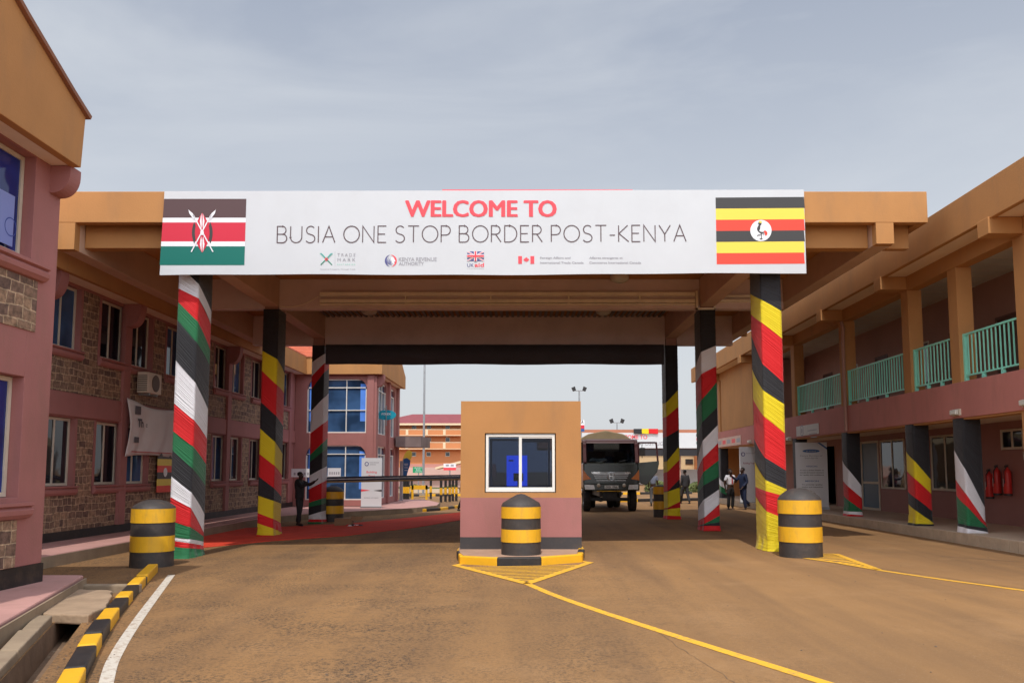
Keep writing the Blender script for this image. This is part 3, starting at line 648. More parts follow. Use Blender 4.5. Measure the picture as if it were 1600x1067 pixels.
def dr_right(x,y,xpx,rows,ztop,cols,label,seed):
    a,b,c,d=cbox(x,y)
    cor=[(a,d),(a,c),(b,c),(b,d)]
    bounds=[(zc(xpx[0],r[0],d),zc(xpx[1],r[1],c),zc(xpx[2],r[2],c)) for r in rows]
    return drape(label,'column cloth',cor,ztop,gz(x)+.005,cols,bounds,seed)
dr_left(CX[0],RY[0],(272,300,326),[(415,444,488),(451,466,508),(472,502,547),(500,535,572),(563,597,640),(630,656,686),(673,697,726),(703,731,759),(744,769,804),(776,793,832),(812,823,838),(838,842,846),(843,848,852),(853,856,858)],ZB-.02,'kwrgkwrgkwrgwrg','cloth in black, white, red and green stripes wrapped round the front left column',21)
dr_right(CX[1],RY[0],(1175,1199,1226),[(459,468,486),(491,504,529),(525,569,598),(577,610,631),(623,651,677),(684,715,735),(721,750,764),(760,767,776),(775,799,812)],ZB-.02,'kyrkyrkyry','black, yellow and red striped cloth wrapped round the front right column beside a bollard',22)
dr_left(CX[0],RY[1],(410,430,440),[(548,561,583),(579,601,615),(628,649,666),(669,690,709),(709,727,743),(744,762,776),(774,782,787),(801,810,817),(817,825,831),(835,836,837)],6.24,'kyrkyrkyryr','black, yellow and red striped cloth on the middle left column on the carpet',23)
dr_left(CX[0],RY[2],(487,507,513),[(566,553,548),(588,568,562),(608,582,575),(643,622,614),(677,662,656),(711,692,684),(722,706,700),(743,732,728),(764,754,750),(785,779,777),(792,788,785),(805,799,797),(811,811,811),(815,815,815)],6.06,'kwrkwrgkwrgkwrg','mostly dark cloth with white, red and green bands on the rear left column',24)
dr_right(CX[1],RY[1],(1084,1091,1116),[(575,550,540),(600,584,572),(644,624,597),(687,659,636),(720,688,664),(737,715,692),(760,737,719),(774,758,744),(794,780,764),(813,808,787),(822,818,805),(822,819,815),(821,821,821)],6.24,'kwrgkwrgkwrgkr','black, white, red and green striped cloth wrapped round the middle right column',25)
dr_right(CX[1],RY[2],(1028,1031,1053),[(631,629,609),(653,651,635),(684,682,671),(722,720,697),(739,737,718),(768,767,748),(769,768,761),(794,793,783),(796,795,793),(805,805,806)],6.06,'kyrkyrkyryr','black, yellow and red striped cloth on the rear right column near the truck',26)
# black cloth across the far opening
mb=MB(); n=90; vs=[]
for i in range(n+1):
    x=CX[0]+.26+i*(CX[1]-CX[0]-.52)/n; w=.012*math.sin(i*1.3)
    vs+=[(x,28.74+w-.01,6.09),(x,28.7+w,5.74),(x,28.72-w,5.39+.012*math.sin(i*.21))]
mb.add(vs,[(3*i,3*i+1,3*i+4,3*i+3) for i in range(n)]+[(3*i+1,3*i+2,3*i+5,3*i+4) for i in range(n)],0,True)
o=mb.build('beam_cloth',mat('charcoal_cloth',(.075,.07,.082),.8,.08,1,.3,15),None,label='long black cloth stretched across the beam between the two rear columns',cat='cloth'); sm=o.modifiers.new('t','SOLIDIFY'); sm.thickness=.01
# ============================================================ WELCOME BANNER
by=16.985
bn=thing('welcome_banner','long white welcome banner with Kenyan and Ugandan flags on the canopy front','banner',(-.72,17.0,5.76))
def B(px,py,k=0): p=P(px,py,by); return (p[0],by-.003*k,p[2])
def bpoly(mb,pts,mi,k=1):
    vs=[B(a,b,k) for a,b in pts]; ar=sum(vs[i][0]*vs[(i+1)%len(vs)][2]-vs[(i+1)%len(vs)][0]*vs[i][2] for i in range(len(vs)))
    f=tuple(range(len(vs))); mb.add(vs,[f if ar>0 else f[::-1]],mi); return mb
q=[B(257,299),B(1256,296.5),B(1260,427.5),B(249.5,430)]
mb=MB(); vs=[];nx=60
for i in range(nx+1):
    t=i/nx
    tp=Vector(q[0]).lerp(Vector(q[1]),t); bo=Vector(q[3]).lerp(Vector(q[2]),t); bo.z+=.012*math.sin(t*9)+.005*math.sin(t*31)
    vs+=[tp,bo,tp+Vector((0,.02,0)),bo+Vector((0,.02,0))]
fs=[]
for i in range(nx):
    a=4*i; fs+=[(a+1,a+5,a+4,a),(a+2,a+6,a+7,a+3),(a,a+4,a+6,a+2),(a+3,a+7,a+5,a+1)]
fs+=[(0,2,3,1),(4*nx+1,4*nx+3,4*nx+2,4*nx)]
mb.add(vs,fs); mb.build('sheet',VINYL,bn)
MB().box(-1.6,2.4,17.0,17.04,B(800,297.5)[2]-.01,B(800,297.5)[2]+.02).build('red_top_hem',PRED,bn)
# big lettering
X_=Vector((1,0,0)); Z_=Vector((0,0,1))
a=B(632.5,339,2); b=B(870,339,2); h=B(700,313.5)[2]-B(700,339)[2]
mbw=MB()
for k_,(dx_,dz_) in enumerate(((-.018,0),(-.009,.012),(0,0),(.009,.012),(.018,0),(0,.012))): putext(mbw,'WELCOME TO',((a[0]+b[0])/2+dx_,a[1]-.0006*k_,a[2]+dz_),X_,Z_,h-.012,0,1,0,b[0]-a[0]-.036)
mbw.build('welcome_lettering',PRED,bn)
a=B(433,379.5,2); b=B(1072,377.5,2); h=B(700,353.5)[2]-B(700,379)[2]
stroketext(MB(),'BUSIA ONE STOP BORDER POST-KENYA',a,Vector((b[0]-a[0],0,b[2]-a[2])).normalized(),Z_,h,b[0]-a[0],.021).build('post_name_lettering',INK,bn)
# kenyan flag
def fy(t,x): # interpolate slanted flag edges
    return t
mb=MB(); KL=lambda y:256.5-(y-311)*.067; KR=lambda y:385-(y-311)*.03
for (ya,yb,c) in ((311,340.5,0),(340.5,347.8,3),(347.8,377.5,1),(377.5,385,3),(385,414.5,2)):
    bpoly(mb,[(KL(ya),ya),(KR(ya),ya),(KR(yb),yb),(KL(yb),yb)],c,1)
fl=mb.build('kenyan_flag',[PBLK,PRD,PGRN,PWH],bn)
def sh(cx,cy,w,h,n=12): 
    return [(cx+w*math.cos(2*PI*i/(2*n))*1.0,cy+h*math.sin(2*PI*i/(2*n))) for i in range(2*n)]
mb=MB()
lens=lambda cx,cy,w,h:[(cx+w*(1-((2*i/14-1)**2)),cy-h+2*h*i/14) for i in range(15)]+[(cx-w*(1-((2*i/14-1)**2)),cy+h-2*h*i/14) for i in range(1,14)]
cx,cyy=316.2,364
bpoly(mb,lens(cx-12.6,cyy,3.6,17),1,2); bpoly(mb,lens(cx+12.6,cyy,3.6,17),1,2)      # black rims of the shield
bpoly(mb,lens(cx,cyy,11.5,31),0,3)
def cap(a,b,w):
    a,b=Vector(a),Vector(b); d=(b-a).normalized(); nn=Vector((-d.y,d.x))*w; return [tuple(a-nn),tuple(b-nn),tuple(b+nn),tuple(a+nn)]
for s in (-1,1):
    bpoly(mb,[(cx+s*1.0+0,333.5),(cx+s*3.6,346),(cx+s*1.6,359),(cx+s*.5,352)],2,4)
    bpoly(mb,[(cx+s*1.0+0,394.5),(cx+s*3.6,382),(cx+s*1.6,369),(cx+s*.5,376)],2,4)
    bpoly(mb,cap((cx-s*17,394),(cx+s*14,336),.9),2,5)
    bpoly(mb,[(cx+s*21.5,328),(cx+s*20,334),(cx+s*13.5,343),(cx+s*11.5,341.5),(cx+s*14.5,334)],2,5)
bpoly(mb,sh(cx,364,2.8,4,8),2,6)
mb.build('shield_emblem',[PRD,UBL,PWH],fl)
# ugandan flag
mb=MB(); UL=lambda y:1118+(y-309)*.018; 
for i in range(6):
    ya=309+i*17.35; yb=ya+17.35; bpoly(mb,[(UL(ya),ya),(1256,ya-1),(1257.5,yb-1),(UL(yb),yb)],(0,1,2)[i%3],1)
fu=mb.build('ugandan_flag',[UBL,UYL,URD],bn)
mb=MB(); c0=(1188.8,360.5); bpoly(mb,sh(c0[0],c0[1],16.6,16.6,16),0,2)
s=80/1423.; Q=lambda pts:[(1150+a*s,330+b*s) for a,b in pts]
bpoly(mb,Q([(615,405),(650,395),(675,400),(665,520),(640,530),(655,560),(700,580),(770,580),(780,620),(700,640),(640,600),(590,540),(580,480)]),1,3)   # neck and body
bpoly(mb,Q([(620,300),(650,330),(700,330),(705,370),(680,400),(640,400),(620,370),(590,365),(618,350)]),1,4)   # head
bpoly(mb,Q([(630,300),(640,275),(670,290),(690,268),(700,300),(725,300),(700,335),(650,335)]),2,5)   # crest
bpoly(mb,Q([(760,560),(800,540),(840,560),(870,610),(860,660),(825,690),(800,660),(790,610)]),3,4)   # red tail
bpoly(mb,Q([(735,620),(765,610),(790,640),(760,670),(740,660)]),4,4)
bpoly(mb,Q([(695,630),(715,630),(712,770),(690,770)]),1,4); bpoly(mb,Q([(640,765),(745,765),(735,782),(680,790)]),1,5)
bpoly(mb,Q([(600,665),(690,650),(690,668),(630,680),(580,700),(575,690)]),1,5)
mb.build('crane_emblem',[PWH,UBL,UYL,URD,PGREY],fu)
# small logos under the name
mb=MB()
def LQ(x,y): return (480+x*300/1600.,380+y*60/320.)
def lcap(a,b,w,mi,k=2): bpoly(mb,cap(LQ(*a),LQ(*b),w),mi,k)
for o_ in (-7,0,7):
    lcap((113+o_,85),(207+o_*.3,182),.45,0 if o_ else 1); lcap((207-o_,85),(113-o_*.3,182),.45,0 if o_ else 1,3)
bpoly(mb,[LQ(148,128),LQ(160,120),LQ(174,128),LQ(174,142),LQ(160,150),LQ(148,142)],2,4)
bpoly(mb,[LQ(157,129),LQ(166,129),LQ(166,142),LQ(157,142)],3,5)
lcap((232,70),(232,190),.12,4)
def lt(body,x0,y,x1,h,mi,off=0):
    a=B(*LQ(x0,y),2); b=B(*LQ(x1,y),2); hh=B(*LQ(x0,y-h))[2]-a[2]; putext(mb,body,((a[0]+b[0])/2,a[1],a[2]),X_,Z_,hh,off,1,mi,b[0]-a[0])
lt('T R A D E',252,112,402,26,4); lt('M A R K',252,152,402,26,4); lt('E A S T  A F R I C A',252,184,402,11,5); lt('Growing Prosperity Through Trade',110,222,402,9,4)
mb.build('trade_logo',[PMINT,PNAVY,PRED,PGRN,PGREY,PMINT],bn)
mb=MB()
def crescent(cx,cy,r,a0,a1,w,mi,k=2):
    n=14; o1=arc(cx,cy,r,r,a0,a1,n); i1=[(cx+(r-w*math.sin(PI*i/n))*math.cos(math.radians(a0+(a1-a0)*i/n)),cy+(r-w*math.sin(PI*i/n))*math.sin(math.radians(a0+(a1-a0)*i/n))) for i in range(n+1)]
    for i in range(n): bpoly(mb,[LQ(*o1[i]),LQ(*o1[i+1]),LQ(*i1[i+1]),LQ(*i1[i])],mi,k)
crescent(697,148,50,-95,85,16,1); crescent(697,148,50,95,265,13,0)
for j in range(4): crescent(705+j*6,140+j*7,48-j*6,120,225,7,0,3)
bpoly(mb,[LQ(700,118),LQ(722,122),LQ(736,150),LQ(722,158),LQ(728,178),LQ(712,170),LQ(700,145)],2,3)
lt('KENYA REVENUE',764,150,1078,30,3,.001); lt('AUTHORITY',764,186,972,28,3,.001); mb.build('revenue_logo',[PNAVY,PRED,PWH,PGREY],bn)
mb=MB()
bpoly(mb,[LQ(1334,70),LQ(1472,70),LQ(1472,150),LQ(1334,150)],0,2)
for s_ in (1,-1):
    bpoly(mb,[LQ(1403+s_*-69,70),LQ(1403-s_*56,70),LQ(1403+s_*69,142),LQ(1403+s_*69,150),LQ(1403+s_*56,150),LQ(1403-s_*69,78)],1,3+(s_<0))
    bpoly(mb,cap(LQ(1403-s_*66,73),LQ(1403+s_*66,147),.3),2,5+(s_<0))
bpoly(mb,[LQ(1390,70),LQ(1416,70),LQ(1416,150),LQ(1390,150)],1,7); bpoly(mb,[LQ(1334,97),LQ(1472,97),LQ(1472,123),LQ(1334,123)],1,8)
bpoly(mb,[LQ(1396,70),LQ(1410,70),LQ(1410,150),LQ(1396,150)],2,9); bpoly(mb,[LQ(1334,102),LQ(1472,102),LQ(1472,118),LQ(1334,118)],2,10)
lt('UK',1333,198,1388,28,0,.0); lt('aid',1396,198,1472,32,2,.002); lt('from the British people',1334,214,1472,6,4)
mb.build('uk_flag_logo',[PNAVY,PWH,PRED,PRED,PGREY],bn)
mb=MB(); CQ=lambda x,y:(700+x*450/1600.,280+y*280/996.)
for x in (390,458): bpoly(mb,[CQ(x,428),CQ(x+21,428),CQ(x+21,471),CQ(x,471)],0,2)
lf=[(0,-20),(4,-12),(9,-15),(8,-6),(16,-9),(15,-4),(20,-1),(10,7),(11,11),(1,9.5),(1,18),(-1,18),(-1,9.5),(-11,11),(-10,7),(-20,-1),(-15,-4),(-16,-9),(-8,-6),(-9,-15),(-4,-12)]
cc=B(*CQ(435,449),2); bsc=(B(*CQ(445,449))[0]-B(*CQ(435,449))[0])/10
from mathutils.geometry import tessellate_polygon
tv=[Vector((cc[0]+a*bsc*.85,cc[1],cc[2]-b*bsc*.85)) for a,b in lf]; tri=tessellate_polygon([tv]); mb.add(tv,[tuple(t) for t in tri],0)
def ct(body,x0,y,x1,h,mi):
    a=B(*CQ(x0,y),2); b=B(*CQ(x1,y),2); hh=B(*CQ(x0,y-h))[2]-a[2]; putext(mb,body,((a[0]+b[0])/2,a[1],a[2]),X_,Z_,hh,.001,1,mi,b[0]-a[0])
ct('Foreign Affairs and',512,443,680,11,1); ct('International Trade Canada',512,470,753,11,1); ct('Affaires etrangeres et',785,443,970,11,1); ct('Commerce International Canada',785,470,1072,11,1)
mb.build('maple_leaf_logo',[PRED,PGREY],bn)
# ============================================================ LEFT BUILDING
lb=thing('office_building','two-storey pink and orange office building with stone cladding left of the canopy','building',(-10.7,20,0),YB)
UN=-6.9; UR=-10.7
def winx(parent,u,ya,yb,z0,z1,sgn=1,fm=CREAM,pm=GLDARK,fw=.055,mull=1,trans=None,label=None,cur=None):
    """sliding window in a wall facing sgn*X; the frame's outer face lies at u"""
    d=.05*sgn; w=MB()
    w.box(u-d,u,ya,yb,z0,z0+fw).box(u-d,u,ya,yb,z1-fw,z1).box(u-d,u,ya,ya+fw,z0+fw,z1-fw).box(u-d,u,yb-fw,yb,z0+fw,z1-fw)
    ys=[ya+fw]
    for k in range(mull):
        m=ya+(yb-ya)*(k+1)/(mull+1); w.box(u-d*.9,u-d*.05,m-.025,m+.025,z0+fw,z1-fw); ys.append(m)
    if trans:
        for tz in trans: w.box(u-d*.85,u-d*.1,ya+fw,yb-fw,tz-.02,tz+.02)
    f=w.build('window',fm,parent)
    MB().box(u-d*.6,u-d*.5,ya+fw,yb-fw,z0+fw,z1-fw).build('pane',pm,f); return f
# --- near block
NY0,NY1=4.0,11.78
w1=(9.75,11.16)   # window opening along Y
def wallx(mb,u0,u1,ya,yb,z0,z1,ops,mi=0):
    """wall slab between u0,u1 with rectangular openings (ya,yb,za,zb) sorted along Y, stacked allowed in z"""
    ys=sorted({ya,yb,*[o[0] for o in ops],*[o[1] for o in ops]})
    for i in range(len(ys)-1):
        a,b=ys[i],ys[i+1]; cuts=sorted([(o[2],o[3]) for o in ops if o[0]<=a+1e-6 and o[1]>=b-1e-6]); z=z0
        for c,d in cuts: 
            if c>z: mb.box(u0,u1,a,b,z,c,mi)
            z=d
        if z<z1: mb.box(u0,u1,a,b,z,z1,mi)
ops=[(w1[0],w1[1],1.35,2.98),(w1[0],w1[1],4.62,6.06),(7.6,9.0,1.35,2.98),(7.6,9.0,4.62,6.06)]
mb=MB(); wallx(mb,-7.15,UN,NY0,NY1,.42,6.12,ops); mb.box(-10.68,-7.15,NY1-.2,NY1,.42,6.12); mb.build('near_wall',PINK,lb,bevel=.006)
MB().box(-7.16,UN+.02,NY0,NY1+.02,.1,.418).build('near_plinth',BLACKP,lb)
for (a,b) in ((w1[0],w1[1]),(7.6,9.0)):
    winx(lb,-7.06,a+.01,b-.01,1.36,2.97,1,CREAM,GLBLUE,.06); winx(lb,-7.06,a+.01,b-.01,4.63,6.05,1,CREAM,GLBLUE,.06)
MB().box(-7.032,-7.026,10.2,10.93,4.72,5.42).build('window_poster',plain('pale_violet_paper',(.22,.27,.60)),lb)
MB().lathe([(.13,0),(.115,0)],(-7.0245,10.87,4.98),24,0,False,'x').build('poster_lettering',plain('poster_blue',(.02,.05,.3)),lb)
# reveal backing so no light leaks through
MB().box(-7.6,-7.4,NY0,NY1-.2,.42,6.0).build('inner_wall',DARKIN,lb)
def sill(parent,ya,yb,z,u,r=.075):
    mb=MB(); prof=[(0,-.16),(.05,-.15),(.10,-.10),(.11,-.04),(.07,0.0),(.12,.02),(.12,.06),(0,.06)]
    mb.ext([(a,b) for a,b in prof],(u+.001,ya,z),(1,0,0),(0,0,1),(0,1,0),yb-ya); return mb.build('window_sill',PINK,parent)
sill(lb,NY0,11.45,4.5,UN); sill(lb,NY0,11.36,1.22,UN)
MB().box(UN+.001,UN+.015,NY0,11.32,3.62,4.33).build('stone_panel',STONE,lb); MB().box(UN+.001,UN+.015,NY0,11.15,.43,1.05).build('stone_panel',STONE,lb)
# eave fascia with sloping gable verge, facing the road
eu=-6.5
gp=[(NY0-1,6.06),(11.57,6.06),(11.63,6.84),(11.22,7.0),(10.1,7.5),(8.6,8.25),(6.4,7.1),(NY0-1,6.86)]
mb=MB().ext([(a,b) for a,b in gp],(eu-.14,0,0),(0,1,0),(0,0,1),(1,0,0),.14); mb.build('gable_fascia',ORANGE,lb,bevel=.01)
MB().box(-7.1,eu-.14,NY0-1,11.6,6.075,6.16).build('eave_soffit',SOFF,lb)
mb=MB().ext([(11.66,6.82),(11.69,6.88),(11.24,7.06),(10.1,7.57),(8.6,8.32),(6.3,7.2),(6.32,7.1),(8.6,8.25),(10.1,7.5),(11.22,7.0)],(eu-.2,0,0),(0,1,0),(0,0,1),(1,0,0),.26); mb.build('verge_tiles',mat('verge_brown',(.26,.11,.06),.7,.15,2,.2),lb)
def bracket(parent,y,u,du,zt,zh,th=.3,m=PINK):
    n=8; prof=[(0,zt),(du,zt),(du,zt-.1)]+[(du*math.cos(PI/2*i/n)**.8 if i<n else 0,zt-.1-(zh-.1)*math.sin(PI/2*i/n)) for i in range(1,n+1)]
    return MB().ext(prof,(u,y,0),(1,0,0),(0,0,1),(0,1,0),th).build('eave_bracket',m,parent)
bracket(lb,11.5,UN,.29,6.07,.40,.275); bracket(lb,9.2,UN,.34,6.07,.62,.28)
# --- recessed long wall
PY=[17.82+3.74*k for k in range(-2,6)]
ops=[]
for y in PY[:-1]:
    for a,b in ((y+.22,y+1.5),(y+2.45,y+3.72-.22+.2)):
        ops+=[(a,b,1.36,2.93),(a,b,4.5,6.0)]
mb=MB(); RY1=37.4; wallx(mb,-10.95,UR,NY1,RY1,.34,6.12,[o for o in ops if o[1]<RY1]); mb.build('long_wall',PINK,lb)
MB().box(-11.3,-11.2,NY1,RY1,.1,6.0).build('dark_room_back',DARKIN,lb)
MB().box(-10.96,UR+.015,NY1,RY1,.05,.338).build('black_plinth',BLACKP,lb)
mb=MB()
for y in PY[:-1]:
    ya,yb=y+.18,y+3.56; e_=.018
    mb.box(UR,UR+e_,ya,yb,.34,1.16); mb.box(UR,UR+e_,ya,yb,3.52,4.32)
    mb.box(UR,UR+e_,y+1.62,y+2.33,1.16,2.93); mb.box(UR,UR+e_,y+1.62,y+2.33,4.32,6.0)
mb.build('stone_cladding',STONE,lb)
for y in PY: 
    if y>12: MB().box(UR,UR+.1,y-.17,y+.17,.34,6.06).build('pier',PINK,lb)
MB().box(UR+.001,UR+.06,NY1,RY1,2.97,3.5).build('floor_band',PINK,lb)
for i,o_ in enumerate(ops):
    if o_[1]<RY1 and o_[0]>16:
        up=o_[2]>4; pm=GLDARK if (i%3) else GLNAVY
        winx(lb,UR-.10,o_[0]+.01,o_[1]-.01,o_[2]+.01,o_[3]-.01,1,CREAM,pm,.06)
        prof=[(0,-.16),(.05,-.15),(.09,-.1),(.10,-.04),(.06,0),(.11,.02),(.11,.05),(0,.05)]
        MB().ext(prof,(UR+.019,o_[0]-.08,o_[2]-.052),(1,0,0),(0,0,1),(0,1,0),o_[1]-o_[0]+.16).build('window_sill',PINK,lb)
        e_=.019
        for q0,q1 in ((o_[0]-.09,o_[0]-.003),(o_[1]+.003,o_[1]+.09)): MB().box(UR,UR+e_+.004,q0,q1,o_[2],o_[3]).build('window_surround',PINK,lb)
MB().box(UR,-10.27,NY1+.2,RY1-.1,6.075,6.14).build('eave_soffit',SOFF,lb)
MB().box(-10.27,-10.15,NY1+.2,RY1-.15,6.06,6.82).build('long_fascia',ORANGE,lb)
for y in PY[1:-1]: bracket(lb,y-.16,UR+.1,.36,6.07,.6,.32)
# --- far block (tower) with arched windows
TX=(-10.3,-7.1); TY0,TY1=37.4,44.0
def archwin(parent,xa,xb,za,zb,y,cols,rows,cut,pm,both=True,facing='y',u=None):
    """frame of wide window with cut top corners"""
    w=MB(); fw=.05
    def bar(a,b,c,d,k=0):
        if facing=='y': w.box(a,b,y-.05+k,y+.02,c,d)
        else: w.box(u-.02,u+.05-k,a,b,c,d)
    bar(xa,xb,za,za+fw); bar(xa+cut*.6,xb-(cut*.6 if both else 0),zb-fw,zb)
    bar(xa,xa+fw,za+fw,zb-cut); bar(xb-fw,xb,za+fw,zb-(cut if both else fw))
    for c in cols: x=xa+(xb-xa)*c; bar(x-.02,x+.02,za+fw,zb-fw,.005)
    for r in rows: z=za+(zb-za)*r; bar(xa+fw,xb-fw,z-.02,z+.02,.008)
    f=w.build('window',WHITEF,parent)
    if facing=='y': MB().box(xa,xb,y+.021,y+.03,za,zb).build('pane',pm,f)
    else: MB().box(u-.03,u-.021,xa,xb,za,zb).build('pane',pm,f)
    # curved spandrels
    sp=MB(); n=8
    for (x,s_) in ((xa,1),(xb,-1)) if both else ((xa,1),):
        pts=[(x,zb)]+[(x+s_*(cut-cut*math.cos(PI/2*i/n)),zb-(cut-cut*math.sin(PI/2*i/n))) for i in range(n+1)]
        if facing=='y': sp.ext(pts,(0,y-.1,0),(1,0,0),(0,0,1),(0,1,0),.12)
        else: sp.ext(pts,(u+.1,0,0),(0,1,0),(0,0,1),(-1,0,0),.12)
    sp.build('window_corner',PINK,parent); return f
yf=TY0; 
ft=[(TX[0]+.1,TX[1]-.3)]
xa,xb=-10.15,-7.45
def wally(mb,x0,x1,ya,yb,z0,z1,ops,mi=0):
    xs=sorted({x0,x1,*[o[0] for o in ops],*[o[1] for o in ops]})
    for i in range(len(xs)-1):
        a,b=xs[i],xs[i+1]; cuts=sorted([(o[2],o[3]) for o in ops if o[0]<=a+1e-6 and o[1]>=b-1e-6]); z=z0
        for c,d in cuts:
            if c>z: mb.box(a,b,ya,yb,z,c,mi)
            z=d
        if z<z1: mb.box(a,b,ya,yb,z,z1,mi)
tz=((.42,2.86),(3.42,5.86))
mb=MB(); wally(mb,UR+.01,TX[1]-.25,TY0,TY0+.25,.15,6.12,[(xa,xb,*tz[0]),(xa,xb,*tz[1])])
sops=[(38.0,40.6,*tz[0]),(38.0,40.6,*tz[1]),(41.4,43.1,*tz[0]),(41.4,43.1,*tz[1])]
wallx(mb,TX[1]-.25,TX[1],TY0,TY1,.15,6.12,sops); mb.box(-11,TX[1]-.25,TY1-.25,TY1,.15,6.06); mb.build('far_block_wall',PINK,lb)
MB().box(-10.9,-7.6,38.6,38.7,.15,6.0).box(-7.9,-7.8,38.7,TY1-.3,.15,6).build('far_block_interior',mat('blue_interior',(.05,.09,.18),.6,.3,.8,0),lb)
for z0_ in (.3,3.35):
    for q0,q1,hh in ((-10.05,-9.55,1.9),(-9.45,-9.25,1.9),(-7.75,-7.5,1.7)):
        MB().box(q0,q1,TY0+.112,TY0+.119,z0_+.6,z0_+.6+hh).build('blue_blind',mat('blue_blind_cloth',(.10,.28,.85),.7,.05,2,0),lb)
for z0_,z1_ in tz:
    archwin(lb,xa,xb,z0_,z1_,TY0+.1,(.33,.66),(.42,.84),.45,GLNAVY)
    archwin(lb,38.0,40.6,z0_,z1_,0,(.33,.66),(.42,.84),.35,GLNAVY,True,'x',TX[1]-.1); archwin(lb,41.4,43.1,z0_,z1_,0,(.5,),(.42,.84),.35,GLNAVY,True,'x',TX[1]-.1)
multi('pier',PINK,lb,((TX[1],TX[1]+.12,TY0-.05,TY0+.4,.15,6.06),(TX[1],TX[1]+.12,40.8,41.2,.15,6.06),(TX[1],TX[1]+.12,43.6,TY1,.15,6.06),(TX[1]-.3,TX[1]-.001,TY0-.1,TY0-.001,.15,6.06)))
mb=MB().box(-10.15,-6.85,TY0-.25,TY0-.13,6.061,6.84); mb.build('far_front_fascia',ORANGE,lb)
gp=[(TY0-.25,6.06),(44.2,6.06),(44.2,6.7),(42.2,7.6),(40.7,8.3),(39.0,7.5),(TY0-.25,6.84)]
MB().ext(gp,(-6.85,0,0),(0,1,0),(0,0,1),(1,0,0),.13).build('far_gable_fascia',ORANGE,lb)
MB().box(-11,-6.85,TY0-.12,44.1,6.07,6.15).build('far_eave_soffit',SOFF,lb)
bracket(lb,TY0+.1,TX[1]+.12,.3,6.07,.55,.3)
# concrete porch slab on the far side
MB().prism([(-7.0,42.9),(-5.75,43.3),(-5.5,45.2),(-7.0,45.2)],2.95,3.5).build('porch_slab',mat('weathered_slab',(.2,.15,.14),.8,.25,1,.3,dirt=.5,streak=1),lb)
# roofs
def tileroof(parent,pts,name='roof'):
    mb=MB(); a,b,c,d=[Vector(p) for p in pts]; n=14   # courses from eave (a,b) to ridge (d,c)
    for i in range(n):
        t0,t1=i/n,(i+1)/n; up=Vector((0,0,.05))
        p=[a.lerp(d,t0)+up,b.lerp(c,t0)+up,b.lerp(c,t1),a.lerp(d,t1)]; q=[a.lerp(d,t0),b.lerp(c,t0)]
        mb.add(p,[(0,1,2,3)]); mb.add([q[0],q[1],p[1],p[0]],[(0,1,2,3)])
    return mb.build(name,ROOFT,parent)
tileroof(lb,[(-10.15,12,6.83),(-10.15,40,6.83),(-14.8,40,9.2),(-14.8,12,9.2)]); tileroof(lb,[(-15,37.1,6.83),(-6.78,37.1,6.83),(-6.78,40.7,8.32),(-15,40.7,8.32)]); tileroof(lb,[(-6.78,44.3,6.68),(-15,44.3,6.68),(-15,40.7,8.32),(-6.78,40.7,8.32)])
tileroof(lb,[(-6.66,11.8,6.84),(-15,11.8,6.84),(-15,8.6,8.25),(-6.66,8.6,8.25)]); tileroof(lb,[(-15,3,6.7),(-6.66,3,6.7),(-6.66,8.6,8.25),(-15,8.6,8.25)])
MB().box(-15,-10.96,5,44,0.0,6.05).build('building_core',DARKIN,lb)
mb=MB(); mb.box(-11.15,-11.1,36.2,36.3,7.0,7.6).build('vent_pipe',WHITEF,lb)
# air conditioner
a=WU(209,608,UR+.02); yA=22.05
ac=thing('air_conditioner','cream air conditioner unit fixed to the wall above the hanging white sheet','air conditioner',(UR+.3,yA+.35,3.75),YB)
MB().box(UR+.12,UR+.42,yA,yA+.82,3.80,4.36).build('casing',CREAM,ac,bevel=.015)
mb=MB(); c=(UR+.12+.15,yA-.001,4.08)
for k in range(9): mb.box(UR+.14,UR+.40,yA-.008,yA-.001,3.85+k*.05,3.87+k*.05)
mb.build('side_grille',DARKIN,ac)
MB().lathe([(.22,0),(.23,.012),(.2,.016),(0,.012)],(UR+.421,yA+.45,4.08),24,0,True,'x').build('fan_guard',mat('fan_dark',(.12,.10,.085),.6),ac)
for k in (.15,.6): MB().box(UR+.1,UR+.40,yA+k,yA+k+.04,3.74,3.797).build('bracket',STEEL,ac)
# hanging sheet "The ..."
mb=MB(); pa=WU(187,628,-10.5); pb=WU(268,668,-10.5); nx,nz=34,16
y0s,y1s=21.45,25.0; vs=[]
for j in range(nz+1):
    for i in range(nx+1):
        t=i/nx;s_=j/nz; y=y0s+(y1s-y0s)*t+.05*math.sin(s_*3)*(1-t); zt=3.60-.16*math.sin(PI*t)-.02*t; zbm=2.08+.07*t+.04*math.sin(t*5)
        z=zt+(zbm-zt)*s_; u=-10.53+.035*math.sin(t*13+s_*2)+.03*math.sin(t*31+s_*5)*s_+.05*math.sin(PI*s_)
        vs.append((u,y,z))
mb.add(vs,[(j*(nx+1)+i,(j+1)*(nx+1)+i,(j+1)*(nx+1)+i+1,j*(nx+1)+i+1) for j in range(nz) for i in range(nx)],0,True)
hs=thing('hanging_sheet','creased white printed sheet hung along the stone wall below the air conditioner','banner',(-10.5,23.4,2.0),YB)
sh_=mb.build('sheet',mat('dull_white_sheet',(.68,.64,.62),.8,.06,1.5,.3,8),hs); sm=sh_.modifiers.new('t','SOLIDIFY'); sm.thickness=.006
mb=MB(); putext(mb,'Th',(-10.43,22.05,2.88),(0,1,0),(0,0,1),.2,.012); putext(mb,'e',(-10.42,22.38,2.88),(0,1,0),(0,0,1),.15,.0); mb.box(-10.44,-10.435,21.75,22.05,3.2,3.42).box(-10.44,-10.435,21.75,22.0,2.45,2.6); mb.build('lettering',mat('faded_ink',(.10,.09,.10),.7),hs)
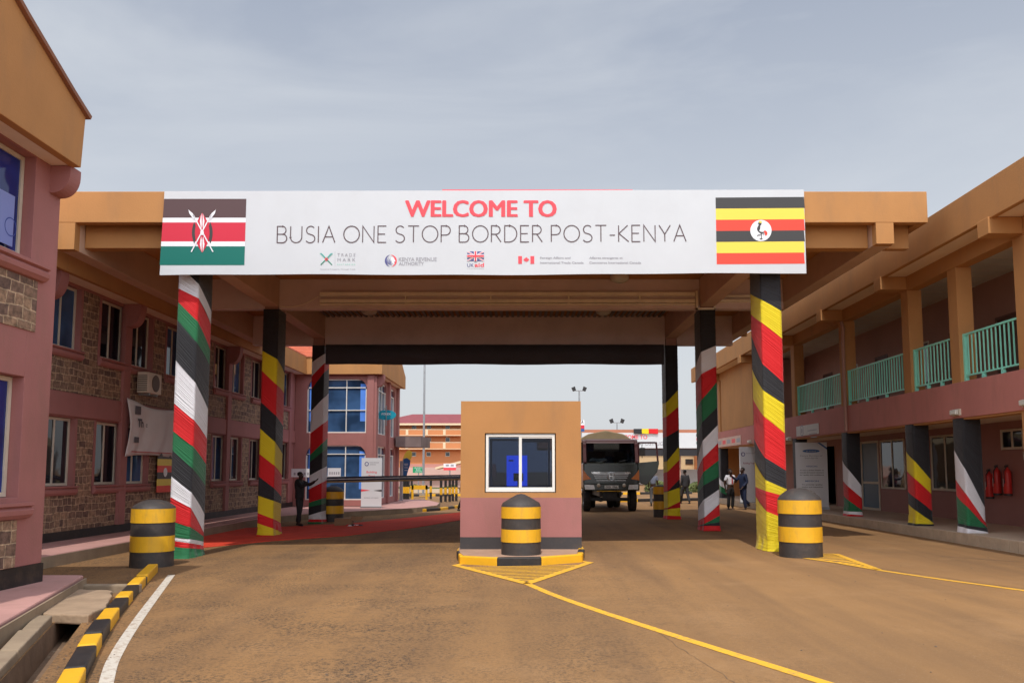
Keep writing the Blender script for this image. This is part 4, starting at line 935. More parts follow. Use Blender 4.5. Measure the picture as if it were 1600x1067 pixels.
MB().box(-10.43,-10.425,21.6,25.4,2.2,2.225).build('red_stripe',mat('faded_red',(.5,.1,.09),.7),hs)
# uganda flag hanging in the ground-floor window
mb=MB(); ya=23.45
for i in range(6): mb.box(UR+.13,UR+.14,ya,ya+1.0,1.1+i*.19,1.1+(i+1)*.19,(2,1,0)[i%3])
mb.lathe([(.13,-.003),(0,-.003)],(UR+.15,ya+.5,1.67),16,3,False,'x'); mb.build('hanging_flag',[UBL,UYL,URD,PWH],None,None,YB,label='small black, yellow and red striped flag hung at the ground-floor window',cat='flag')
# ============================================================ RIGHT BUILDING
rb=thing('arcade_building','two-storey orange arcade building with teal balcony railings right of the canopy','building',(11,25,0),YB)
U0=9.5; WZ=.36
MB().box(9.42,15,9,46,-.2,WZ).build('walkway',TILE,rb,bevel=.01)
mb=MB()
for k in range(120):
    y=9+k*.31; mb.box(9.408,9.419,y,y+.298,.1,WZ-.015)
mb.build('walkway_edge_tiles',mat('edge_tile',(.50,.38,.26),.55,.15,2.5,.2,dirt=.35),rb)
CYS=[15.85,18.45,20.85,25.2,30.0,35.1,42.0]; CWR=.36
for y in CYS: 
    MB().box(U0+.01,U0+CWR,y,y+.4,WZ,2.87).build('lower_column',ORANGE,rb); MB().box(U0+.01,U0+CWR,y,y+.4,3.0,6.25).build('upper_column',ORANGE,rb,bevel=.008)
MB().box(U0-.02,U0+.18,9,46,2.87,3.66).build('balcony_band',mat('rose_band_paint',(.50,.19,.155),.75,.09,.8,.3,35,dirt=.35,streak=1),rb,bevel=.008)
MB().box(U0+.18,12.2,9,46,2.94,3.15).build('floor_slab',SOFF,rb)
MB().box(U0+.012,U0+.30,9,46,2.83,2.868).build('lower_beam',ORANGE,rb)
MB().box(U0,U0+.3,9,46,6.25,6.6).build('roof_beam',ORANGE,rb)
MB().box(8.99,U0-.001,9,46,6.602,6.66).build('eave_soffit',SOFF,rb)
MB().box(8.87,8.985,9,46,6.57,7.34).build('eave_fascia',ORANGE,rb,bevel=.012)
for y in [c for c in CYS if c!=18.45]: MB().box(8.84,U0-.002,y,y+.4,6.27,6.598).build('beam_end',ORANGE,rb,bevel=.01)
MB().box(U0+.3,12.2,9,46,6.5,6.6).build('ceiling',CEILW,rb)
mb=MB()
for k in range(60): mb.box(U0+.3,12.0,9+k*.6,9.02+k*.6,6.492,6.4995)
for k in range(4): mb.box(U0+.7+k*.6,U0+.72+k*.6,9,46,6.488,6.491)
mb.build('ceiling_grid',CREAM,rb)
MB().box(8.9,16,9,46,7.0,7.1).build('roof',SHEET,rb)
UB=11.9; UL_=UB
# back walls
def sl_ops(lst): return lst
def wp(px,py,u=UB): r=WU(px,py,u); return r[1],r[2]
lops=[]
def rect(pxa,pxb,pya,pyb,u=UB):
    a=wp(pxa,(pya+pyb)/2,u)[0]; b=wp(pxb,(pya+pyb)/2,u)[0]; zt=wp((pxa+pxb)/2,pya,u)[1]; zb=wp((pxa+pxb)/2,pyb,u)[1]; return (min(a,b),max(a,b),zb,zt)
door=rect(1344,1371,685,799); door=(door[0],door[1],WZ,door[3]); wA=rect(1373,1411,686,764); wB=rect(1451,1497,672,767); wC=rect(1558,1594,665,703); dk=rect(1281,1304,687,795); dk=(dk[0],dk[1],WZ,dk[3])
dk2=(33.0,34.2,WZ,2.5); 
lops=sorted([door,wA,wB,wC,dk,dk2])
fixed=[];last=9
for o_ in lops:
    a,b,c,d=o_; a=max(a,last+.02); 
    if b-a<.2: continue
    fixed.append((a,b,c,min(d,2.75))); last=b
mb=MB(); wallx(mb,UB,UB+.2,9,46,WZ,2.94,fixed); mb.build('ground_floor_wall',MAUVE,rb); MB().box(9.9,12.2,45.8,46,WZ,3.0).build('end_wall',ORANGE,rb); MB().box(10.1,10.6,45.78,45.799,1.0,2.6).build('end_window',SCYAN,rb)
MB().box(UB-.01,UB-.001,9,38,2.3,2.94).build('ground_floor_wall_top',BROWNW,rb) if False else None
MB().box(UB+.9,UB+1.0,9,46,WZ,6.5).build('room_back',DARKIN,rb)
for o_ in fixed:
    a,b,c,d=o_
    if c<=WZ+.01:
        if abs(a-door[0])<.3:
            w=MB().box(UB-.03,UB+.05,a,a+.07,c,d).box(UB-.03,UB+.05,b-.07,b,c,d).box(UB-.03,UB+.05,a+.07,b-.07,d-.07,d).box(UB-.02,UB+.04,a+.07,b-.07,c+.9,c+.98).box(UB-.02,UB+.04,a+.07,b-.07,c,c+.08)
            f=w.build('door',CREAM,rb); MB().box(UB,UB+.02,a+.07,b-.07,c+.08,d-.07).build('door_panel',DOORB,f)
        else:
            MB().box(UB-.02,UB+.05,a,a+.06,c,d).box(UB-.02,UB+.05,b-.06,b,c,d).box(UB-.02,UB+.05,a+.06,b-.06,d-.06,d).build('door_frame',BROWNW,rb)
    else: winx(rb,UB-.03,a+.01,b-.01,c+.01,d-.01,-1,CREAM,GLDARK,.06)
uops=[(16.0,16.6,3.2,5.6),(17.3,18.2,4.2,5.6),(19.6,20.7,3.2,5.5),(22.0,23.0,3.2,5.5),(24.2,25.8,4.1,5.5),(27,28,3.2,5.5),(29.5,31,4.1,5.5),(32,33,3.2,5.5)]
mb=MB(); wallx(mb,UB-.3,UB-.1,9,35.2,3.15,6.5,uops); mb.build('upper_floor_wall',BROWNW,rb)
for a,b,c,d in uops:
    if c<3.5:
        f=MB().box(UB-.32,UB-.25,a,a+.06,c,d).box(UB-.32,UB-.25,b-.06,b,c,d).box(UB-.32,UB-.25,a+.06,b-.06,d-.06,d).build('door_frame',plain('dark_timber',(.12,.05,.03)),rb); MB().box(UB-.28,UB-.26,a+.06,b-.06,c,d-.06).build('door_leaf',plain('dark_timber',(.12,.05,.03)),f)
    else: winx(rb,UB-.31,a+.01,b-.01,c+.01,d-.01,-1,CREAM,GLDARK,.05)
# solid end block
mb=MB().box(U0-.03,U0+.22,35.6,41.5,3.662,6.25); mb.build('end_block_wall',ORANGE,rb)
MB().box(U0+.25,12.5,35.5,46,3.16,6.45).build('end_block_core',BROWNW,rb)
# railings
for i in range(len(CYS)-3):
    ya,yb=CYS[i]+.4,CYS[i+1]; mb=MB(); zr=4.73; zb=3.78
    mb.box(U0+.10,U0+.15,ya,yb,zr-.04,zr).box(U0+.10,U0+.15,ya,yb,zb,zb+.035)
    mb.box(U0+.085,U0+.165,ya,ya+.06,3.66,zr).box(U0+.085,U0+.165,yb-.06,yb,3.66,zr)
    n=int((yb-ya)/.155)
    for k in range(1,n): y=ya+(yb-ya)*k/n; mb.box(U0+.112,U0+.136,y-.011,y+.011,zb,zr-.04)
    for k in range(1,3):
        y=ya+(yb-ya)*k/3; mb.box(U0+.09,U0+.16,y-.03,y+.03,3.66,zb)
    mb.build('railing',TEAL,rb)
mb=MB(); ya,yb=12,15.8
mb.box(U0+.10,U0+.15,ya,yb,4.69,4.73).box(U0+.10,U0+.15,ya,yb,3.78,3.815)
for k in range(24): mb.box(U0+.112,U0+.136,ya+k*.155-.011,ya+k*.155+.011,3.8,4.7)
mb.build('railing',TEAL,rb)
# rainwater pipe on column
mb=MB().tube([(U0-.12,25.0,6.2),(U0-.05,25.05,6.0),(U0-.06,25.08,5.6),(U0-.06,25.08,2.9)],.05,0,10); mb.build('rainwater_pipe',BROWNW,rb)
# lower column cloths
def dr_arc(y,pxl,pxr,rows,cols,label,seed,zb=WZ,over=True):
    e_=.015; a,b,c,d=U0+.01-e_,U0+CWR+e_,y-e_,y+.4+e_
    cor=[(a,d),(a,c),(b,c),(b,d)]; bounds=[]
    for L__,R__ in rows:
        zl=WU(pxl,L__,a)[2]; 
        # right side of the front face at depth c
        zr=P(pxr,R__,c)[2]; t=(.4)/(.4+.42); zm=zl*(1-t*.7)+zr*t*.7; bounds.append((zl,zm,zr))
    return drape(label,'column cloth',cor,2.86,zb+.003,cols,bounds,seed,yaw=YB,group='striped cloths wrapped round the arcade columns',flare=.035,name='arcade_column_cloth')
dr_arc(18.45,1493,1542,[(702,792),(749,816),(773,823),(816,824),(820,830)],'kwrgkw','black, white, red and green cloth on the arcade column nearest the fire extinguishers',31)
dr_arc(20.85,1415,1455,[(705,749),(736,771),(767,798),(787,816),(815,818)],'kyrkyk','black cloth with yellow and red stripes on the middle of the three near arcade columns',32)
dr_arc(25.2,1308,1344,[(720,759),(751,778),(773,797),(796,799),(800,804)],'kwrgwr','black, white, red and green cloth on the arcade column left of the blue door',33)
dr_arc(35.1,1172,1182,[(712,705),(734,728),(752,748),(766,762)],'kyrky','narrow cloth in black, yellow and red just left of the front right column',34)
dr_arc(42.0,1117,1128,[(745,760),(755,767),(765,775)],'kwgk','dark cloth with white corner on the farthest arcade column',35)
dr_arc(30.0,1232,1252,[],'k','plain black cloth on the arcade column behind the standing banner',36)
# wall signs
def wallsign(name,label,px0,px1,py0,py1,m,fn,grp=None,u=U0-.05):
    a=WU(px0,(py0+py1)/2,u)[1]; b=WU(px1,(py0+py1)/2,u)[1]; zt=WU((px0+px1)/2,py0,u)[2]; zb=WU((px0+px1)/2,py1,u)[2]
    t=thing(name,label,'sign',(u,(a+b)/2,zb),YB,grp); MB().box(u,u+.025,min(a,b),max(a,b),zb,zt).build('board',m,t); mb=MB(); fn(mb,a,b,zb,zt,u-.003); mb.build('print',[PGREY,PRED,PNAVY,PWH],t)
def f1(mb,a,b,zb,zt,u):
    m=(a+b)/2; mb.lathe([(.2,0),(.15,0)],(u,a-.62,(zb+zt)/2),20,0,False,'x'); mb.lathe([(.09,0),(0,0)],(u,a-.62,(zb+zt)/2),12,0,False,'x')
    for k in range(3): mb.box(u,u+.002,b+.15,b+.15+.9-k*.15,zt-.22-k*.12,zt-.19-k*.12,0)
wallsign('wall_sign','white board with a faint grey emblem on the balcony band',1242,1276,664,680,mat('sign_white',(.62,.6,.56),.6,.06,2,0),f1)
def f2(mb,a,b,zb,zt,u):
    for k in range(5): mb.box(u,u+.002,b+.1+k*(a-b-.3)/5,b+.1+(k+.7)*(a-b-.3)/5,zb+.12,zt-.12,1 if k%2 else 0)
wallsign('wall_sign','long cream board with red blocks near the end of the arcade',1118,1156,683,697,mat('sign_peach',(.66,.45,.36),.6,.1,2,0),f2)
# balcony flood fixtures
for px,py,lb_ in ((1490,645,'small white bulkhead lamp above the arcade column with white and green stripes'),(1599,630,'small white bulkhead lamp on the pink band at the right edge of the photo'),(1232,686,'small round bulkhead lamp beside the white board on the balcony band'),(1171,690,'small round bulkhead lamp at the corner beside the front right column')):
    r=WU(px,py,U0-.03); t=thing('bulkhead_lamp',lb_,'lamp',(U0-.03,r[1],r[2]),YB,'bulkhead lamps under the balcony')
    MB().box(U0-.06,U0-.021,r[1]-.16,r[1]+.16,r[2]-.07,r[2]+.07).build('lamp_base',CREAM,t); MB().box(U0-.14,U0-.06,r[1]-.13,r[1]+.13,r[2]-.055,r[2]+.055).build('lamp_glass',plain('lamp_opal',(.6,.58,.5),.3),t,bevel=.02)
# extinguishers
for k,(px,lb_) in enumerate(((1539,'leftmost red fire extinguisher, half hidden by the wrapped arcade column'),(1551,'middle one of the three red fire extinguishers on the wall'),(1567,'rightmost red fire extinguisher on the mauve wall'))):
    yy=WU(px,745,UB-.12)[1]; z=1.1-(.1 if k==0 else 0); t=thing('fire_extinguisher',lb_,'fire extinguisher',(UB-.12,yy,z),YB,'fire extinguishers on the arcade wall')
    MB().lathe([(0,0),(.085,0),(.095,.03),(.095,.55),(.08,.62),(.035,.67),(.03,.70)],(UB-.12,yy,z),20).build('cylinder',RED,t); MB().lathe([(.097,.0),(.098,.05)],(UB-.12,yy,z),20).build('base_ring',BLACKP,t)
    MB().box(UB-.15,UB-.09,yy-.02,yy+.05,z+.69,z+.74).box(UB-.14,UB-.1,yy-.06,yy+.03,z+.75,z+.765).build('handle',BLACKP,t); MB().tube([(UB-.14,yy-.03,z+.71),(UB-.24,yy-.08,z+.6),(UB-.23,yy-.06,z+.3)],.012,0,6).build('hose',BLACKP,t)
    vs=[];n=8
    for i in range(n+1):
        a=PI+(-.6+1.2*i/n)-.6; vs+=[(UB-.12+.097*math.cos(a),yy+.097*math.sin(a),z+.22),(UB-.12+.097*math.cos(a),yy+.097*math.sin(a),z+.42)]
    MB().add(vs,[(2*i,2*i+2,2*i+3,2*i+1) for i in range(n)]).build('instruction_label',PAPER,t)
r=WU(1593,712,UB-.02); bx_=thing('switch_box','small white switch plate on the wall under the small window','switch',r,YB); MB().box(UB-.02,UB-.001,r[1]-.04,r[1]+.04,r[2]-.1,r[2]+.1).build('plate',CREAM,bx_); MB().box(UB-.03,UB-.021,r[1]-.015,r[1]+.015,r[2]-.03,r[2]+.03).build('rocker',WHITEF,bx_)
# standing (pull-up) banners
def rollup(label,a,b,z0_,z1_,paint,yaw=0):
    """a,b: plan end points; printed face towards the camera"""
    a,b=Vector(a),Vector(b); d=(b-a).normalized(); w=(b-a).length; nrm=Vector((d.y,-d.x))
    t=thing('standing_banner',label,'standing banner',((a.x+b.x)/2,(a.y+b.y)/2,z0_),0,'pull-up banners'); o_=Vector((a.x,a.y,z0_)); ax=Vector((d.x,d.y,0)); nn=Vector((nrm.x,nrm.y,0))
    MB().ext([(0,.08),(w,.08),(w,z1_-z0_),(0,z1_-z0_)],o_,ax,Z_,-nn,.006).build('sheet',PAPER,t)
    MB().ext([(-.02,0),(w+.02,0),(w+.02,.08),(-.02,.08)],o_-nn*-.06,ax,Z_,-nn,.14).build('base',STEEL,t)
    mb=MB(); paint(mb,o_+nn*.004,ax,w,z1_-z0_); mb.build('print',[PGREY,PRED,PNAVY,PMAR,UBL,SBLUE],t); return t
def tx(mb,s,o_,ax,x,z,h,mi,width=None): putext(mb,s,o_+ax*x+Z_*z,ax,Z_,h,.001,1,mi,width)
def quad(mb,o_,ax,x0,x1,z0_,z1_,mi): mb.add([o_+ax*x0+Z_*z0_,o_+ax*x1+Z_*z0_,o_+ax*x1+Z_*z1_,o_+ax*x0+Z_*z1_],[(0,1,2,3)],mi)
def poly2(mb,o_,ax,pts,mi): mb.add([o_+ax*a+Z_*b for a,b in pts],[tuple(range(len(pts)))],mi)
def p1(mb,o_,ax,w,h):
    poly2(mb,o_,ax,[(w*.5+ .3*w*math.cos(2*PI*i/20)*.9,h*.87+.06*math.sin(2*PI*i/20)) for i in range(20)],5); tx(mb,'KEBS',o_+Vector((0,-.004,0)),ax,w*.5,h*.855,.05,0,w*.3)
    tx(mb,'Kenya Bureau of',o_,ax,w*.5,h*.79,.045,0,w*.7); tx(mb,'Standards',o_,ax,w*.5,h*.755,.045,0,w*.42)
    tx(mb,'VISION',o_,ax,w*.5,h*.63,.05,5,w*.35)
    for k,s_ in enumerate(('To be a global leader in','standards based solutions','for quality and confidence')): tx(mb,s_,o_,ax,w*.5,h*(.575-k*.035),.035,4,w*.75)
    tx(mb,'MISSION',o_,ax,w*.5,h*.41,.05,5,w*.42)
    for k,s_ in enumerate(('To provide quality','testing and inspection')): tx(mb,s_,o_,ax,w*.5,h*(.36-k*.035),.035,4,w*.65)
    poly2(mb,o_,ax,[(w*.7,h),(w*.76,h),(w,h*.9),(w,h*.93)][::-1] if 0 else [(w*.7,h-.01),(w,h*.89),(w,h*.92),(w*.78,h-.01)],5)
a=WU(1237,795,9.3); 
rollup('standing banner with a blue oval logo behind the right striped bollard',(9.86,29.7),(10.92,29.5),.365,2.72,p1)
def p2(mb,o_,ax,w,h):
    mb.lathe([(.09,0),(.06,0)],tuple(o_+ax*w*.25+Z_*h*.88),18,2,False,'y'); tx(mb,'Kenya Revenue',o_,ax,w*.62,h*.9,.05,0,w*.45); tx(mb,'Authority',o_,ax,w*.55,h*.86,.05,0,w*.28)
    tx(mb,'Building',o_,ax,w*.5,h*.70,.09,1,w*.5);tx(mb,'Trust',o_,ax,w*.5,h*.62,.09,1,w*.32);tx(mb,'Through',o_,ax,w*.5,h*.54,.09,1,w*.5)
    poly2(mb,o_,ax,[(0,h*.33),(w*.45,h*.355),(0,h*.38)],1); poly2(mb,o_,ax,[(w,h*.33),(w,h*.37),(w*.6,h*.35)],4)
    tx(mb,'facilitation and integrity',o_,ax,w*.5,h*.2,.04,0,w*.7)
a=P(564,783,36); b=P(596,786,36)
rollup('white standing banner with red lettering at the corner of the far glass front',(a[0],36.0),(b[0],36.0),.12,2.27,p2)
def p3(mb,o_,ax,w,h):
    mb.lathe([(.09,0),(.06,0)],tuple(o_+ax*w*.2+Z_*h*.87),18,2,False,'y'); tx(mb,'Kenya Revenue Authority',o_,ax,w*.62,h*.88,.05,0,w*.55); tx(mb,'Building Trust',o_,ax,w*.5,h*.7,.07,3,w*.6)
a=P(1157,786,36.2); b=P(1187,786,36.2)
rollup('white standing banner behind the two talking men',(a[0],36.2),(b[0],36.2),.3,2.75,p3)
# ============================================================ BOOM BARRIER
BBX=None
bb=thing('boom_barrier','long dark boom barrier arm lowered across the left lane','barrier',(-1.4,29.6,-.02))
MB().ext([(0,0),(5.5,.12),(5.5,.25),(0,.16)],(-6.95,29.55,1.34),(1,0,0),(0,0,1),(0,1,0),.09).build('arm',mat('navy_arm',(.02,.025,.06),.3,.1,2,0),bb)
MB().ext([(0,0),(5.5,.12),(5.5,.17),(0,.055)],(-6.95,29.54,1.285),(1,0,0),(0,0,1),(0,1,0),.1).build('arm_edge',mat('arm_edge_ochre',(.35,.22,.08),.5),bb)
MB().box(-1.45,-1.05,29.4,29.8,0,1.7).build('cabinet',YELP,bb,bevel=.03); MB().box(-6.9,-6.82,29.5,29.7,-.08,1.30).build('rest_post',STEEL,bb)
MB().ext([(0,.05),(5.5,.19),(5.5,.215),(0,.08)],(-6.95,29.545,1.34),(1,0,0),(0,0,1),(0,1,0),.004).build('arm_highlight',PAPER,bb)  # pale strip that paints a highlight along the arm
# ============================================================ PEOPLE
SKIN=mat('dark_skin',(.05,.022,.013),.5,.08,8,.1,80); HAIR=mat('black_hair',(.01,.008,.007),.9,.1,30,.5,200)
def skinmesh(verts,edges,radii,m,name,parent,org,sub=2):
    me=bpy.data.meshes.new(name); me.from_pydata(verts,edges,[]); o=bpy.data.objects.new(name,me); COL.objects.link(o)
    md=o.modifiers.new('s','SKIN'); md.use_smooth_shade=True; s2=o.modifiers.new('u','SUBSURF'); s2.levels=sub; s2.render_levels=sub
    for i,r in enumerate(radii):
        sv=me.skin_vertices[0].data[i]; sv.radius=r if isinstance(r,tuple) else (r,r); sv.use_root=(i==0)
    dg=bpy.context.evaluated_depsgraph_get(); m2=bpy.data.meshes.new_from_object(o.evaluated_get(dg)); bpy.data.objects.remove(o)
    m2.materials.clear(); m2.materials.append(m); m2.name=name
    for p in m2.polygons: p.use_smooth=True; p.material_index=0
    o=bpy.data.objects.new(name,m2); COL.objects.link(o); o.parent=parent; ORG[o.name]=org; return o
def person(label,loc,rz,h,pose,top,legs,shoe,shirt=None,tie=None,bag=False,coat=True,grp=None,sleeve=None):
    """local frame: faces -Y, origin between the feet; pose gives elbow/wrist/knee/ankle points for a 1.75 m body"""
    t=thing('person',label,'person',loc,0,grp); t.rotation_euler=(0,0,rz); t.scale=(h/1.75,)*3
    pz=dict(pel=(0,0,.95),sp=(0,.0,1.12),ch=(0,-.01,1.32),nk=(0,0,1.47),hd=(0,-.025,1.60),tp=(0,-.015,1.70),
      sL=(.17,0,1.41),sR=(-.17,0,1.41),eL=(.22,.02,1.14),eR=(-.22,.02,1.14),wL=(.22,-.06,.90),wR=(-.22,-.06,.90),
      hL=(.09,0,.90),hR=(-.09,0,.90),kL=(.10,-.02,.49),kR=(-.10,-.02,.49),aL=(.10,.03,.085),aR=(-.10,.03,.085))
    pz.update(pose); V={k:Vector(v) for k,v in pz.items()}
    vs=[];ed=[];rd=[];ix={}
    def a(k,p,r,par=None): ix[k]=len(vs); vs.append(tuple(p)); rd.append(r); 
    def nn(k,p,r,par=None):
        ix[k]=len(vs); vs.append(tuple(p)); rd.append(r)
        if par: ed.append((ix[par],ix[k]))
    nn('pel',V['pel'],(.13,.10)); nn('sp',V['sp'],(.125,.095),'pel'); nn('ch',V['ch'],(.15,.105),'sp'); nn('nk',V['nk'],.055,'ch'); nn('jaw',V['nk'].lerp(V['hd'],.5)+Vector((0,-.02,0)),.06,'nk'); nn('hd',V['hd'],(.08,.09),'jaw'); nn('tp',V['tp'],(.066,.075),'hd')
    f=Vector(pose.get('face',(0,-1,0))).normalized()
    nn('nose',V['hd']+f*.098+Vector((0,0,-.005)),.014,'hd')
    sd_=Vector((-f.y,f.x,0))
    nn('ear1',V['hd']+sd_*.088,.014,'hd'); nn('ear2',V['hd']-sd_*.088,.014,'hd')
    for s in 'LR':
        nn('s'+s,V['s'+s],.062,'ch'); nn('e'+s,V['e'+s],.042,'s'+s); nn('w'+s,V['w'+s],.027,'e'+s)
        d=(V['w'+s]-V['e'+s]).normalized(); nn('p'+s,V['w'+s]+d*.075,(.036,.02),'w'+s)
        side=Vector((1,0,0)) if abs(d.x)<.7 else Vector((0,1,0)); side=(side-d*side.dot(d)).normalized(); cu=d.cross(side)*.02
        for k,L__ in enumerate((.07,.08,.075,.06)):
            b=V['w'+s]+d*.105+side*(-.03+.02*k); nn('f%d%s'%(k,s),b,.0095,'p'+s); nn('g%d%s'%(k,s),b+d*L__*.55+cu*.4,.009,'f%d%s'%(k,s)); nn('i%d%s'%(k,s),b+d*L__*.95+cu*1.3,.007,'g%d%s'%(k,s))
        b=V['w'+s]+d*.04+side*.042*(-1 if s=='L' else 1); nn('t1'+s,b,.011,'p'+s); nn('t2'+s,b+d*.045+side*.012*(-1 if s=='L' else 1),.009,'t1'+s)
        nn('h'+s,V['h'+s],.085,'pel'); nn('k'+s,V['k'+s],.052,'h'+s); nn('a'+s,V['a'+s],.036,'k'+s); nn('o'+s,V['a'+s]+f*.14+Vector((0,0,-.045)),.03,'a'+s)
    skinmesh(vs,ed,rd,SKIN,'body',t,loc)
    # hair, eyes
    MB().lathe([(.070,-.05),(.082,-.01),(.078,.035),(.055,.068),(0,.085)],tuple(Vector(loc)+V['tp']-f*.022+Vector((0,0,-.05))),18).build('hair',HAIR,t)
    for s in (-1,1):
        p=V['hd']+f*.083+sd_*.03*s+Vector((0,0,.015)); MB().lathe([(0,-.009),(.009,0),(0,.009)],tuple(Vector(loc)+p),8).build('eye',PAPER,t)
    # trousers
    vs2=[V['pel']+Vector((0,0,.06)),V['pel'],V['hL'],V['kL'],V['aL']+Vector((0,0,.02)),V['hR'],V['kR'],V['aR']+Vector((0,0,.02))]
    skinmesh([tuple(v) for v in vs2],[(0,1),(1,2),(2,3),(3,4),(1,5),(5,6),(6,7)],[(.145,.11),(.15,.12),.105,.078,.066,.105,.078,.066],legs,'trousers',t,loc)
    # top
    slv=.8 if coat else .0
    vs2=[V['pel']+Vector((0,0,.0 if coat else .08)),V['sp'],V['ch'],V['nk']+Vector((0,0,-.045))]; r2=[(.185,.15) if coat else (.16,.128),(.17,.14) if coat else (.155,.125),(.19,.135),.07]
    if coat: vs2=[V['pel']+Vector((0,0,-.14))]+vs2; r2=[(.17,.14)]+r2
    e2=[(i,i+1) for i in range(len(vs2)-1)]; ci=len(vs2)-2
    for s in 'LR':
        b=len(vs2); w_=V['w'+s] if (coat or sleeve) else V['e'+s].lerp(V['s'+s],.25); vs2+=[V['s'+s],V['e'+s],w_] if (coat or sleeve) else [V['s'+s],w_]; r2+=[.085,.06,.045] if (coat or sleeve) else [.08,.062]
        e2+=[(ci,b),(b,b+1)]+([(b+1,b+2)] if (coat or sleeve) else [])
    skinmesh([tuple(v) for v in vs2],e2,r2,top,'jacket' if coat else 'shirt',t,loc)
    if shirt: MB().add([tuple(Vector(loc)+V['ch']+f*.128+sd_*a+Vector((0,0,b))) for a,b in ((-.05,.14),(.05,.14),(.0,-.12))],[(0,1,2),(2,1,0)]).build('shirt_front',shirt,t)
    if tie: MB().ext([(-.018,.14),(.018,.14),(.03,-.2),(0,-.24),(-.03,-.2)],Vector(loc)+V['ch']+f*.138+Vector((0,0,0)),sd_,Z_,f,.008).build('tie',tie,t)
    for s in 'LR':
        an=V['a'+s]; skinmesh([tuple(an+Vector((0,0,-.02))-f*.04),tuple(an+f*.06+Vector((0,0,-.04))),tuple(an+f*.15+Vector((0,0,-.05)))],[(0,1),(1,2)],[(.05,.045),(.045,.036),(.04,.028)],shoe,'shoe',t,loc,1)
    if bag:
        p=Vector(loc)+V['wL']+Vector((0,-.02,-.13)); MB().box(p.x-.04,p.x+.04,p.y-.17,p.y+.17,p.z-.32,p.z-.03).build('briefcase',BLACKP,t)
    return t
SUITK=mat('black_suit',(.018,.018,.021),.75,.1,4,.2,60); SUITG=mat('charcoal_suit',(.032,.032,.036),.75,.1,4,.2,60); SUITB=mat('navy_suit',(.012,.02,.055),.7,.1,4,.2,60); TRK=mat('black_trousers',(.014,.013,.014),.8,.1,4,.1); SHIRTW=mat('white_shirt',(.68,.66,.70),.7,.05,3,.2,30); SHIRTG=mat('blue_grey_shirt',(.17,.19,.25),.8,.06,3,.2,30); SHOE=mat('black_shoe',(.012,.011,.011),.3,.1,4,0); TIER=mat('red_tie',(.45,.02,.03),.5)
p=G(467,822,-.08)
person('person in black suit reaching with both hands to the rear left wrapped column',(p[0],p[1],-.075),math.radians(75),1.78,dict(eL=(.24,-.20,1.30),wL=(.16,-.44,1.42),eR=(-.24,-.2,1.26),wR=(-.14,-.42,1.36),kR=(-.1,-.05,.49),aR=(-.1,-.06,.085),kL=(.1,.03,.49),aL=(.1,.12,.085)),SUITK,SUITK,SHOE)
p=G(1142,797,.06)
person('person in white shirt and red tie talking beside the standing banner',(p[0],p[1],.06),math.radians(20),1.76,dict(eL=(.26,-.02,1.15),wL=(.22,-.22,1.3),eR=(-.27,.02,1.14),wR=(-.25,-.02,.90)),SHIRTW,TRK,SHOE,None,TIER,coat=False)
p=G(1162,798,.06)
person('person in navy suit pointing at the one in white shirt, one foot raised behind',(p[0],p[1],.06),math.radians(-70),1.82,dict(eR=(-.24,-.14,1.22),wR=(-.16,-.40,1.36),eL=(.22,.04,1.14),wL=(.2,-.14,.96),kL=(.1,-.02,.49),aL=(.1,.03,.085),kR=(-.1,.04,.49),aR=(-.1,.34,.24)),SUITB,SUITB,SHOE)
p=G(1071,788,.06)
person('person in charcoal suit walking away with a briefcase beyond the canopy',(p[0],p[1],.06),math.radians(200),1.74,dict(kL=(.1,-.16,.5),aL=(.1,-.26,.09),kR=(-.1,.06,.5),aR=(-.1,.24,.1)),SUITG,SUITG,SHOE,bag=True)
p=G(1021,791,.06)
person('person in blue-grey shirt half hidden behind the rear right column and bollard',(p[0],p[1],.06),math.radians(160),1.70,{},SHIRTG,mat('grey_trousers',(.12,.12,.13),.8),SHOE,coat=False)
p=G(717.5,800,-.02)
person('person in black seen as a thin sliver at the left edge of the booth',(p[0]+.16,p[1],-.02),math.radians(90),1.72,dict(kL=(.1,.06,.49),aL=(.1,.22,.12)),SUITK,TRK,SHOE)
# ============================================================ TRUCK
TG=mat('truck_dark_green',(.012,.018,.012),.22,.15,2,0,spec=.6); CANV=mat('tan_canvas',(.27,.20,.115),.9,.12,2,.4,12); TYRE=mat('tyre_rubber',(.02,.018,.017),.85,.2,6,.3,40,dirt=.4); CHROME=mat('chrome',(.6,.6,.6),.2,.05,3,0,metal=1); AMBER=plain('amber_lens',(.75,.2,.02),.25); MARO=mat('maroon_trim',(.06,.014,.016),.35,.1,3,0)
tX,tY=3.80,34.3; tz_=.045
tk=thing('army_truck','dark green cargo truck with tan canvas cover and its side door open','truck',(tX,tY+2,tz_))
def tb(name,m,*b,parent=None,bev=.0):
    a=MB().box(tX+b[0],tX+b[1],tY+b[2],tY+b[3],tz_+b[4],tz_+b[5]); return a.build(name,m,parent or tk,bevel=bev)
def tp(mb,poly,x0,x1): return mb.ext([(a,b) for a,b in poly],(tX+x0,tY,tz_),(0,1,0),(0,0,1),(1,0,0),x1-x0)
cab=tp(MB(),[(0.0,.95),(1.75,.95),(1.75,2.0),(.02,2.0)],-1.14,1.14).build('cab',TG,tk,bevel=.05)
